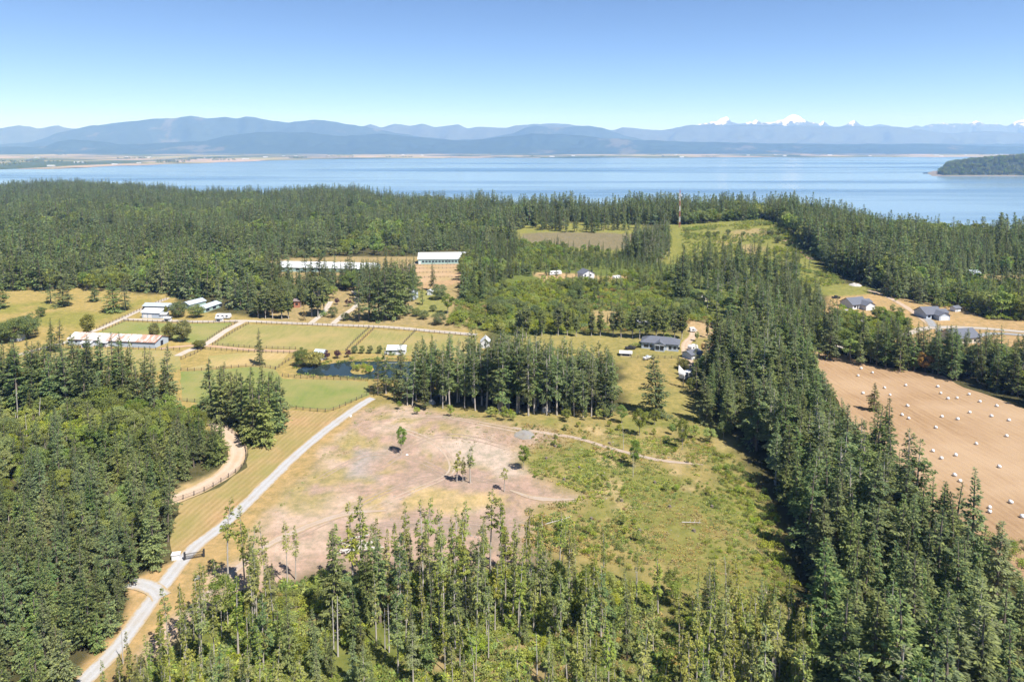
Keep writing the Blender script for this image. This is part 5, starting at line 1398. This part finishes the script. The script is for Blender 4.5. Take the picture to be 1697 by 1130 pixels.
# new houses at the right
for nm, lb, p0, p1, wm in (('lot_house', 'white house with dark slate roof above the curved drive', (1413, 513), (1438, 511), 'white_wall'), ('lot_house', 'blue-grey house with dark slate roof beside the road fork', (1535, 529), (1562, 528), 'bluegrey_wall')):
    ho, L_, D_ = gable(nm, lb, p0, p1, 10.0, 3.0, 3.0, wm, 'slate_shingle', cat_='house', wins=[('f', 1.0, 2.6, 0.9, 2.2)], doors=[('f', 3.4, 4.4, 0, 2.1, 'dark_glass')], over=0.6)
    MB().prism([(L_ - 5.6, -0.4), (L_ + 1.2, -0.4), (L_ + 1.2, 2.9), (L_ - 2.2, 4.6), (L_ - 5.6, 2.9)], -4.2, 3.0, 'y').part('garage_wing', wm, ho)
    MB().prism([(L_ - 6.2, 2.65), (L_ - 2.2, 4.70), (L_ + 1.8, 2.65), (L_ + 1.8, 2.82), (L_ - 2.2, 4.87), (L_ - 6.2, 2.82)], -4.7, 5.0, 'y').part('roof', 'slate_shingle', ho)
    MB().box(L_ - 4.6, L_ + 0.2, -4.26, -4.12, 0, 2.3).part('door', 'white_paint', ho)
    MB().prism([(L_ + 2.0, -0.4), (L_ + 5.5, -0.4), (L_ + 5.5, 2.8), (L_ + 2.0, 2.8)], 2.0, 8.0, 'y').part('side_wing', wm, ho)
    MB().prism([(1.5, 2.8), (5.0, 4.3), (8.5, 2.8), (8.5, 2.95), (5.0, 4.45), (1.5, 2.95)], L_ + 0.4, L_ + 6.0, 'x').part('roof', 'slate_shingle', ho)
gable('lot_shed', 'small dark-roofed white shed right of the blue-grey house', (1583, 517), (1592, 516), 3.5, 2.3, 1.0, 'white_wall', 'slate_shingle', cat_='shed', doors=[('f', 1, 2.2, 0, 1.9, 'grey_wall')])
gable('lot_house', 'slate-roofed house half hidden behind firs below the road', (1583, 571), (1625, 568), 11.0, 3.2, 3.2, 'cream_wall', 'slate_shingle', cat_='house', wins=[('f', 2 + 3 * k, 3.4 + 3 * k, 0.9, 2.1) for k in range(4)], doors=[('f', 14, 15, 0, 2.1, 'white_paint')])
gable('far_house', 'grey-roofed house in the forest clearing at the upper right', (1612, 462), (1626, 462), 8.0, 3.4, 2.4, 'cream_wall', 'grey_metal_roof', cat_='house', wins=[('f', 1.2, 2.6, 1, 2.2), ('f', 4.4, 5.8, 1, 2.2)])
gable('far_house', 'small pale house peeking between trees at the upper right', (1574, 458), (1582, 458), 6.0, 3.0, 1.8, 'white_wall', 'grey_metal_roof', cat_='house', wins=[('f', 1.0, 2.0, 1, 2.0)])
gable('far_house', 'grey flat-roofed shed among dark firs below the ridge', (1158, 498), (1168, 500), 5.0, 2.6, 0.5, 'cream_wall', 'concrete_grey', cat_='shed')

# ------------------------------------------------------------------ vehicles
def caravan(label, p0, p1, h=2.6, w=2.5, name='caravan', cat_='caravan', body='white_paint', length=None, group=None, tongue=True):
    a, L, rz = frame(p0, p1)
    L = length or L
    o = thing(name, label, cat_, (a.x, a.y, h1(a.x, a.y) + 0.05), rz, group)
    MB().prism([(0.15, 0.55), (L - 0.15, 0.55), (L, 0.9), (L - 0.1, h * 0.75), (L - 0.5, h), (0.3, h), (0, h * 0.8), (0, 0.9)], 0, w, 'y').part('body', body, o, bevel=0.05)
    for k in range(max(1, int(L / 2.6))):
        MB().box(1.0 + 2.5 * k, 2.1 + 2.5 * k, -0.03, 0.1, h * 0.52, h * 0.78).part('window', 'dark_glass', o)
    MB().box(L * 0.72, L * 0.72 + 0.65, -0.025, 0.1, 0.65, h * 0.8).part('door', 'grey_wall', o)
    for sx in (0.45, 0.62):
        for sy in (0.15, w - 0.15): MB().bar((L * sx, sy - 0.12, 0.35), (L * sx, sy + 0.12, 0.35), 0.35, n=10).part('wheel', 'tyre_rubber', o)
    if tongue: MB().bar((0, w / 2, 0.55), (-1.0, w / 2, 0.5), 0.06).part('tow_bar', 'dark_metal', o)
    return o
caravan('white motorhome parked on bare ground left of the white house', (911, 457), (931, 455), 3.0)
caravan('small white trailer parked right of the white house', (1019, 464), (1030, 462), 2.4)
caravan('long white trailer parked beside the lane near the farm sheds', (357, 529), (381, 529), 2.8)
caravan('white trailer parked at the top of the house drive', (1146, 583), (1157, 580), 2.6, length=5.0)
caravan('big white trailer parked below the clipped hedge', (1133, 631), (1150, 625), 3.0, 2.6, length=6.5)
for i, (u, v, lb) in enumerate(((1052, 541, 'white trailer behind the tree row, leftmost of five'), (1066, 543, 'second white trailer from the left behind the tree row'), (1077, 544, 'middle white trailer behind the tree row'), (1092, 540, 'fourth white trailer from the left behind the tree row'), (1106, 540, 'white trailer behind the tree row, rightmost of five'))):
    caravan(lb, (u, v), (u + 7, v - 1), 2.7, length=4.5)
caravan('small cream trailer on bare ground above the house drive', (1144, 551), (1151, 551), 2.2, length=3.2)
caravan('dark trailer parked between two narrow trees', (1177, 541), (1183, 545), 2.4, length=4.5, body='dark_metal')

def pickup(label, u, v, rz, body='white_paint', name='pickup_truck', cat_='truck'):
    p = gp(u, v)
    o = thing(name, label, cat_, (p.x, p.y, p.z + 0.1), rz)
    MB().prism([(0, 0.45), (5.2, 0.45), (5.2, 1.0), (3.9, 1.1), (3.3, 1.75), (1.9, 1.75), (1.7, 1.1), (0, 1.1)], 0, 1.9, 'y').part('body', body, o, bevel=0.06)
    MB().prism([(1.95, 1.15), (3.75, 1.15), (3.25, 1.66), (2.0, 1.66)], -0.02, 1.92, 'y').part('window', 'dark_glass', o)
    for x in (0.95, 4.25):
        for y in (0.05, 1.85): MB().bar((x, y - 0.11, 0.36), (x, y + 0.11, 0.36), 0.36, n=10).part('wheel', 'tyre_rubber', o)
    return o
pickup('white pickup truck parked by the road below the blue-grey house', 1553, 552, 0.1)
pickup('white pickup truck parked beside the white building behind the pond', 637, 588, 0.0)
pickup('dark car parked left of the grey house lawn bush', 1037, 580, 0.1, 'dark_metal', 'parked_car', 'car')
pickup('dark car parked on the ridge side of the white house drive', 1380, 495, 0.0, 'dark_metal', 'parked_car', 'car')
pickup('dark car parked below the estate house', 672, 497, 0.4, 'dark_metal', 'parked_car', 'car')

def boat(label, u, v, rz):
    p = gp(u, v); o = thing('boat', label, 'boat', (p.x, p.y, p.z), rz)
    V = [(0, -0.9, 1.3), (3.5, -0.9, 1.3), (5.2, 0, 1.5), (3.5, 0.9, 1.3), (0, 0.9, 1.3), (0, -0.6, 0.5), (3.4, -0.5, 0.5), (4.4, 0, 0.6), (3.4, 0.5, 0.5), (0, 0.6, 0.5)]
    MB().add(V, [(0, 1, 2, 3, 4), (9, 8, 7, 6, 5), (0, 5, 6, 1), (1, 6, 7, 2), (2, 7, 8, 3), (3, 8, 9, 4), (4, 9, 5, 0)]).part('hull', 'white_paint', o)
    MB().box(1.4, 3.0, -0.6, 0.6, 1.28, 1.9).part('cabin', 'grey_wall', o, bevel=0.08)
    for y in (-0.7, 0.7): MB().bar((1.6, y - 0.1, 0.3), (1.6, y + 0.1, 0.3), 0.3, n=10).part('wheel', 'tyre_rubber', o)
    MB().bar((0.3, 0, 0.45), (5.6, 0, 0.45), 0.07).part('trailer', 'dark_metal', o)
boat('white boat on a trailer at the lawn edge below the grey house', 1067, 597, 0.5)
p = gp(1124, 621); o = thing('shade_sail', 'white triangular shade sail beside the clipped hedge', 'shade sail', (p.x, p.y, p.z), 0.0)
MB().add([(0, 0, 0.9), (3.6, 0.6, 0.7), (0.4, 0.8, 4.2), (0, 0.06, 0.9), (3.6, 0.66, 0.7), (0.4, 0.86, 4.2)], [(0, 1, 2), (5, 4, 3), (0, 3, 4, 1), (1, 4, 5, 2), (2, 5, 3, 0)]).part('sail', 'white_paint', o)
for x, y, z in ((0, 0, 1.0), (3.6, 0.6, 0.8), (0.4, 0.83, 4.3)): MB().bar((x, y, -0.2), (x, y, z), 0.05).part('pole', 'dark_metal', o)
single_hedge = gp(1133, 612)
def hedge():
    o = thing('clipped_hedge', 'rounded clipped brown-green hedge block left of the house drive', 'hedge', (single_hedge.x, single_hedge.y, single_hedge.z - 0.1), 0)
    o.scale = (0.9, 1.3, 0.55)
    t, c, j, h = PROTO['topiary'][0]
    link('trunk', t, o); link('crown', c, o)
hedge()

# ------------------------------------------------------------------ hay bales
BALES = [(1427, 610), (1446, 617), (1422, 622), (1430, 651), (1466, 642), (1501, 638), (1475, 654), (1554, 640), (1559, 651), (1571, 660), (1586, 659), (1606, 653), (1624, 665), (1652, 672), (1504, 672), (1495, 687), (1506, 693), (1607, 683), (1561, 690), (1587, 694), (1643, 689), (1672, 696), (1551, 708), (1668, 722), (1618, 735), (1546, 747), (1560, 759), (1584, 754), (1656, 773), (1582, 787), (1591, 797), (1675, 832), (1640, 841), (1694, 856), (1640, 848)]
_bm = bmesh.new()
bmesh.ops.create_cone(_bm, cap_ends=True, segments=16, radius1=0.66, radius2=0.66, depth=1.25)
bmesh.ops.bevel(_bm, geom=[e for e in _bm.edges if len(e.link_faces) == 2 and e.calc_face_angle(0) > 0.8], offset=0.13, segments=2, affect='EDGES')
bale_me = bpy.data.meshes.new('hay_bale'); _bm.to_mesh(bale_me); _bm.free(); bale_me.materials.append(MATS['plastic_wrap'])
bale_me.polygons.foreach_set('use_smooth', [True] * len(bale_me.polygons))
for u, v in BALES:
    p = gp(u, v + 2)
    o = link('hay_bale', bale_me, None, (p.x, p.y, p.z + 0.50), None, label='white plastic-wrapped round hay bale lying on the mown stubble field', category='hay bale', group='wrapped bales scattered over the hay field')
    o.rotation_euler = (R(90), 0, RNG.uniform(0, 3.14)); o.scale = [RNG.uniform(0.66, 0.78)] * 3

# ------------------------------------------------------------------ fences
post_me = MB().box(-0.09, 0.09, -0.09, 0.09, -0.3, 1.45).mesh('post', 'fence_wood')
def fence(px, label, gap=3.0, rails=(0.45, 0.85, 1.22), rail_r=0.038):
    pts = spline([Vector(gp(u, v)[:2]) for u, v in px], 1.0)
    L = [0.0]
    for a, b in zip(pts[:-1], pts[1:]): L.append(L[-1] + (b - a).length)
    n = max(2, int(round(L[-1] / gap)) + 1)
    xs = np.interp(np.linspace(0, L[-1], n), L, [p.x for p in pts]); ys = np.interp(np.linspace(0, L[-1], n), L, [p.y for p in pts])
    zs = height(xs, ys)
    o = thing('rail_fence', label, 'fence', (xs[0], ys[0], zs[0]))
    for x, y, z in zip(xs, ys, zs): link('post', post_me, o, (x - xs[0], y - ys[0], z - zs[0]))
    for r in rails:
        m = MB()
        for i in range(n - 1): m.bar((xs[i] - xs[0], ys[i] - ys[0], zs[i] - zs[0] + r), (xs[i + 1] - xs[0], ys[i + 1] - ys[0], zs[i + 1] - zs[0] + r), rail_r)
        m.part('rail', 'rail_wood', o)
for px, lb in (
    ([(425, 536.5), (480, 538), (560, 541), (640, 545), (720, 552), (790, 558)], 'dark rail fence along the lower side of the long farm lane'),
    ([(276, 496), (240, 511), (160, 546)], 'rail fence along the upper side of the diagonal farm lane'),
    ([(212, 531), (170, 549)], 'short rail fence along the lower side of the diagonal farm lane'),
    ([(205, 532.5), (275, 535), (330, 536), (390, 535)], 'rail fence along the top of the green paddock'),
    ([(393, 535), (370, 547), (336, 570)], 'rail fence left of the lane between the paddocks'),
    ([(412, 537), (385, 552), (352, 572)], 'rail fence right of the lane between the paddocks'),
    ([(352, 572), (425, 577), (490, 579)], 'upper rail fence of the brown path above the pond'),
    ([(340, 579), (420, 584), (490, 586)], 'lower rail fence of the brown path above the pond'),
    ([(338, 578), (320, 588), (300, 596)], 'rail fence beside the lane below the clipped bushes'),
    ([(105, 573), (180, 577), (260, 580), (298, 580)], 'rail fence in front of the long rusty-roofed barn'),
    ([(20, 593), (75, 578), (104, 572)], 'rail fence along the lane left of the barn'),
    ([(90, 599), (135, 583)], 'rail fence crossing the paddock below the two firs, upper line'),
    ([(95, 604), (142, 587)], 'rail fence crossing the paddock below the two firs, lower line'),
    ([(612, 544), (590, 564), (573, 582)], 'left fence of the narrow strip between the two paddocks'),
    ([(620, 545), (598, 566), (582, 582)], 'right fence of the narrow strip between the two paddocks'),
    ([(690, 548), (675, 563), (660, 580)], 'fence at the right end of the paddock behind the pond'),
    ([(457, 612), (475, 600), (490, 591)], 'short rail fence left of the pond'),
    ([(468, 624), (500, 627), (545, 629), (610, 630)], 'rail fence along the near bank of the pond'),
    ([(480, 676), (515, 681), (545, 682), (570, 673), (608, 655)], 'curved rail fence at the bottom of the grass paddock by the drive'),
    ([(300, 614), (340, 614), (420, 607), (456, 612)], 'rail fence above the green paddock left of the pond'),
    ([(298, 665), (335, 667)], 'short rail fence behind the small dark wood'),
    ([(360, 702), (382, 716), (400, 732), (408, 750), (402, 774), (368, 798), (335, 816), (285, 834)], 'outer rail fence around the curved riding track'),
    ([(690, 441), (765, 440)], 'fence directly below the riding arena'),
    ([(682, 446), (765, 445)], 'second terrace fence below the riding arena'),
    ([(682, 453), (765, 452)], 'third terrace fence below the riding arena'),
    ([(684, 461), (762, 460)], 'lowest terrace fence below the riding arena'),
    ([(1046, 593), (1090, 594), (1124, 594)], 'low fence along the lawn below the grey house'),
    ([(1124, 594), (1129, 612), (1133, 640)], 'fence down the right side of the house lawn')):
    fence(px, lb)

# entrance gate and what stands by the drive
def gate():
    a, L, rz = frame((306, 928), (338, 922))
    o = thing('entrance_gate', 'dark metal double gate across the gravel drive', 'gate', (a.x, a.y, h1(a.x, a.y) + 0.1), rz)
    for x in (0, L):
        MB().box(x - 0.2, x + 0.2, -0.2, 0.2, -0.3, 1.9).part('post', 'dark_metal', o)
    for k in range(2):
        x0 = 0.25 + k * (L / 2 - 0.15); x1 = x0 + L / 2 - 0.35
        leafo = MB()
        for z in (0.2, 0.75, 1.4): leafo.bar((x0, 0, z), (x1, 0, z), 0.06)
        for x in (x0, x1): leafo.bar((x, 0, 0.15), (x, 0, 1.5), 0.06)
        lo = leafo.part('gate_leaf', 'dark_metal', o)
        for j in range(1, 10): MB().bar((x0 + (x1 - x0) * j / 10, 0, 0.2), (x0 + (x1 - x0) * j / 10, 0, 1.4), 0.03).part('bar', 'dark_metal', lo)
    return o
gate()
p = gp(292, 926); o = thing('utility_box', 'white utility box on the verge beside the entrance gate', 'utility box', (p.x, p.y, p.z), 0.2)
MB().box(-0.9, 0.9, -0.6, 0.6, -0.1, 1.4).part('cabinet', 'white_paint', o, bevel=0.05)
MB().prism([(-0.75, 1.39), (0.75, 1.39), (0.7, 1.52), (-0.7, 1.52)], -1.0, 1.0, 'x').part('lid', 'white_roof', o)

def rock(name, label, u, v, sx, sy, sz, mat, seed, cat_='boulder'):
    p = gp(u, v)
    bm = bmesh.new(); bmesh.ops.create_icosphere(bm, subdivisions=3, radius=1.0)
    for w in bm.verts:
        n = float(fbm(np.array(w.co.x * 1.3 + seed), np.array(w.co.y * 1.3 + w.co.z * 2.1), seed, 3))
        w.co *= 0.72 + 0.55 * n
    me = bpy.data.meshes.new(name); bm.to_mesh(me); bm.free(); me.materials.append(MATS[mat])
    o = link(name, me, None, (p.x, p.y, p.z), 0.3 * seed, label=label, category=cat_); o.scale = (sx, sy, sz)
def mound(name, label, u, v, rx, ry, hh, mat, seed, cat_):
    p = gp(u, v); V = []; F = []; nr, na = 9, 28
    for i in range(nr + 1):
        for j in range(na):
            a = 2 * math.pi * j / na; r = i / nr
            e = 0.65 + 0.7 * float(fbm(np.array(math.cos(a) * 1.4 + seed), np.array(math.sin(a) * 1.4), seed, 3))
            x, y = p.x + rx * r * e * math.cos(a), p.y + ry * r * e * math.sin(a)
            z = hh * max(0, 1 - r ** 1.6) * (0.45 + 1.1 * float(fbm(np.array(x / 1.1), np.array(y / 1.1), seed + 3, 3)))
            V.append((x - p.x, y - p.y, h1(x, y) - p.z + z + 0.02 - 0.2 * (r > 0.99)))
    for i in range(nr):
        for j in range(na): F.append((i * na + j, i * na + (j + 1) % na, (i + 1) * na + (j + 1) % na, (i + 1) * na + j))
    me = mesh_np(name, np.array(V), np.array(F)[:, ::-1], [mat])
    link(name, me, None, (p.x, p.y, p.z), None, label=label, category=cat_)
rock('boulder', 'pale round boulder on the verge right of the gravel drive', 326, 959, 0.75, 0.7, 0.75, 'white_wall', 3)
rock('boulder', 'small white boulder at the drive edge near the field fence', 581, 690, 0.6, 0.5, 0.5, 'white_wall', 5)
rock('boulder', 'pale boulder at the foot of the tall tree row', 716, 668, 1.5, 1.2, 1.4, 'rock_grey', 7)
rock('root_mass', 'pale upturned root mass at the foot of the tall tree row', 905, 683, 1.6, 1.3, 2.2, 'rock_grey', 9, 'stump')
rock('boulder', 'small white stone on the dirt beside the lone tree', 674, 754, 0.5, 0.4, 0.4, 'white_wall', 11)
mound('gravel_heap', 'dark grey gravel heap beside the clearing trail', 869, 721, 3.6, 3.0, 0.9, 'heap_gravel', 13, 'gravel heap')
mound('rubble_heap', 'grey rubble heap at the ridge foot above the white house', 1418, 473, 4.2, 4.0, 1.5, 'rock_grey', 15, 'rubble heap')
def logs():
    p = gp(595, 909); g = np.random.default_rng(9)
    o = thing('log_pile', 'pile of pale cut logs at the edge of the dirt clearing', 'log pile', (p.x, p.y, p.z))
    for k in range(16):
        a = g.normal(0.35, 0.3); x, y = g.normal(0, 1.6), g.normal(0, 1.2); z = g.uniform(0.15, 1.1); L = g.uniform(2.5, 4.5)
        MB().bar((x - L * math.cos(a), y - L * math.sin(a), z), (x + L * math.cos(a), y + L * math.sin(a), z * g.uniform(0.5, 1.2)), g.uniform(0.12, 0.22), None, 7).part('log', 'dead_wood', o)
logs()
def stump(u, v, lb, r=0.35):
    p = gp(u, v); o = thing('stump', lb, 'stump', (p.x, p.y, p.z), 0.0, 'weathered stumps on the clearing')
    MB().bar((0, 0, -0.1), (0, 0, 0.55), r * 1.2, r, 9).part('stem', 'bark', o)
    for k in range(4):
        a = k * 1.6 + u; MB().bar((r * 0.6 * math.cos(a), r * 0.6 * math.sin(a), 0.15), (r * 2.4 * math.cos(a), r * 2.4 * math.sin(a), -0.05), 0.12, 0.05, 5).part('root', 'bark', o)
for u, v in ((905, 760), (960, 775), (1000, 790), (1030, 830), (935, 795), (1085, 800), (1110, 840), (980, 860), (1060, 880), (1150, 880), (1180, 840), (920, 740), (1010, 735)):
    stump(u, v, 'weathered grey stump among low plants on the clearing')
def fallen(u, v, a, L, lb):
    p = gp(u, v); d = Vector((math.cos(a), math.sin(a)))
    o = thing('fallen_trunk', lb, 'fallen tree', (p.x, p.y, p.z + 0.2), a)
    MB().bar((0, 0, 0), (L, 0, 0.15), 0.13, 0.05, 7).part('trunk', 'dead_wood', o)
    for k in range(5):
        x = L * (0.4 + 0.12 * k); MB().bar((x, 0, 0.1), (x + 0.5, (-1) ** k * 1.1, 0.5), 0.05, 0.02, 4).part('branch', 'dead_wood', o)
fallen(895, 872, 0.45, 9, 'long pale fallen trunk on dry grass above the foreground stand')
fallen(1250, 1005, 0.8, 7, 'pale fallen trunk in bright shrubs beside the fir belt')
fallen(1130, 866, -0.1, 5, 'short pale fallen trunk in the bramble patch')

# ------------------------------------------------------------------ radio mast
def mast():
    p = gp(1126, 377); Hm = 41.0; ns = 7; r0, r1 = 1.1, 0.5
    o = thing('radio_mast', 'red and white lattice radio mast rising above the shore forest', 'radio mast', (p.x, p.y, p.z))
    def rad(z): return r0 + (r1 - r0) * z / Hm
    for s in range(ns):
        z0, z1 = Hm * s / ns, Hm * (s + 1) / ns - 0.02
        m = MB()
        def c(k, z): return (rad(z) * math.cos(k * 2.0944), rad(z) * math.sin(k * 2.0944), z)
        for k in range(3):
            m.bar(c(k, z0), c(k, z1), 0.10)
            for j in range(3):
                za, zb = z0 + (z1 - z0) * j / 3, z0 + (z1 - z0) * (j + 1) / 3
                m.bar(c(k, za), c(k + 1, zb), 0.05); m.bar(c(k + 1, za), c(k, zb), 0.05); m.bar(c(k, zb), c(k + 1, zb), 0.05)
        m.part('section', 'red_paint' if s % 2 == 0 else 'white_paint', o)
    for k, z in ((0, 35), (1, 33), (2, 36)):
        m = MB(); a = k * 2.0944
        m.box(-0.9, 0.9, -0.35, 0.35, -1.1, 1.1)
        q = m.part('antenna', 'white_paint', o, (1.5 * math.cos(a), 1.5 * math.sin(a), z), a + 1.57, bevel=0.1)
    MB().bar((0, 0, Hm), (0, 0, Hm + 3), 0.08).part('aerial', 'dark_metal', o)
mast()

# ------------------------------------------------------------------ buildings of the far shore, a few pixels each
def far_sheds():
    g = np.random.default_rng(77)
    wall = MB().box(-0.5, 0.5, -0.3, 0.3, 0, 0.6).mesh('wall', 'white_wall'); roof = MB().prism([(-0.34, 0.58), (0, 0.9), (0.34, 0.58)], -0.54, 0.54, 'x').mesh('roof', 'white_roof')
    spots = [(128, 270), (137, 270), (190, 273), (230, 271), (62, 262), (85, 276), (210, 261), (245, 262), (290, 269), (340, 262), (405, 264), (410, 264), (440, 261), (470, 259), (490, 259), (545, 259), (585, 258), (668, 257), (700, 258), (915, 260.5), (950, 259), (1120, 257), (1130, 261), (1240, 258), (1285, 257), (1300, 259), (1375, 258), (1442, 259), (1552, 258), (1560, 259.5), (1600, 257), (1650, 257), (1660, 257)]
    for u, v in spots:
        p = gp(u, v, SEA + 1.2)
        if not (3000 < p.y < 12000): continue
        o = thing('far_building', 'tiny white building on the flat far shore across the water', 'building', p, g.uniform(-0.3, 0.3), 'tiny white buildings on the far shore')
        s = g.uniform(28, 60); o.scale = (s, s * 0.7, s * 0.22)
        link('wall', wall, o); link('roof', roof, o)
    for u, v in ((1566, 289), (1574, 289.5), (1583, 289.5)):
        p = gp(u, v, SEA + 2.5); o = thing('far_building', 'tiny pale house at the tip of the wooded headland', 'building', p, g.uniform(-0.3, 0.3), 'tiny houses at the headland tip')
        o.scale = (15, 12, 9); link('wall', wall, o); link('roof', roof, o)
far_sheds()

# haze: the sea air between here and the mountains
def haze():
    m, nt, out = new_mat('haze_air')
    v = N(nt, 'ShaderNodeVolumePrincipled')
    v.inputs['Color'].default_value = (0.24, 0.47, 1.0, 1)
    v.inputs['Absorption Color'].default_value = (1, 1, 1, 1)
    v.inputs['Density'].default_value = 6.4e-5
    v.inputs['Anisotropy'].default_value = 0.0
    nt.links.new(v.outputs[0], out.inputs['Volume'])
    b = MB().box(-42000, 42000, -4000, 28000, SEA - 12, 1230)
    o = link('haze', b.mesh('haze', 'haze_air'), kind='stuff', label='pale blue summer haze')
haze()
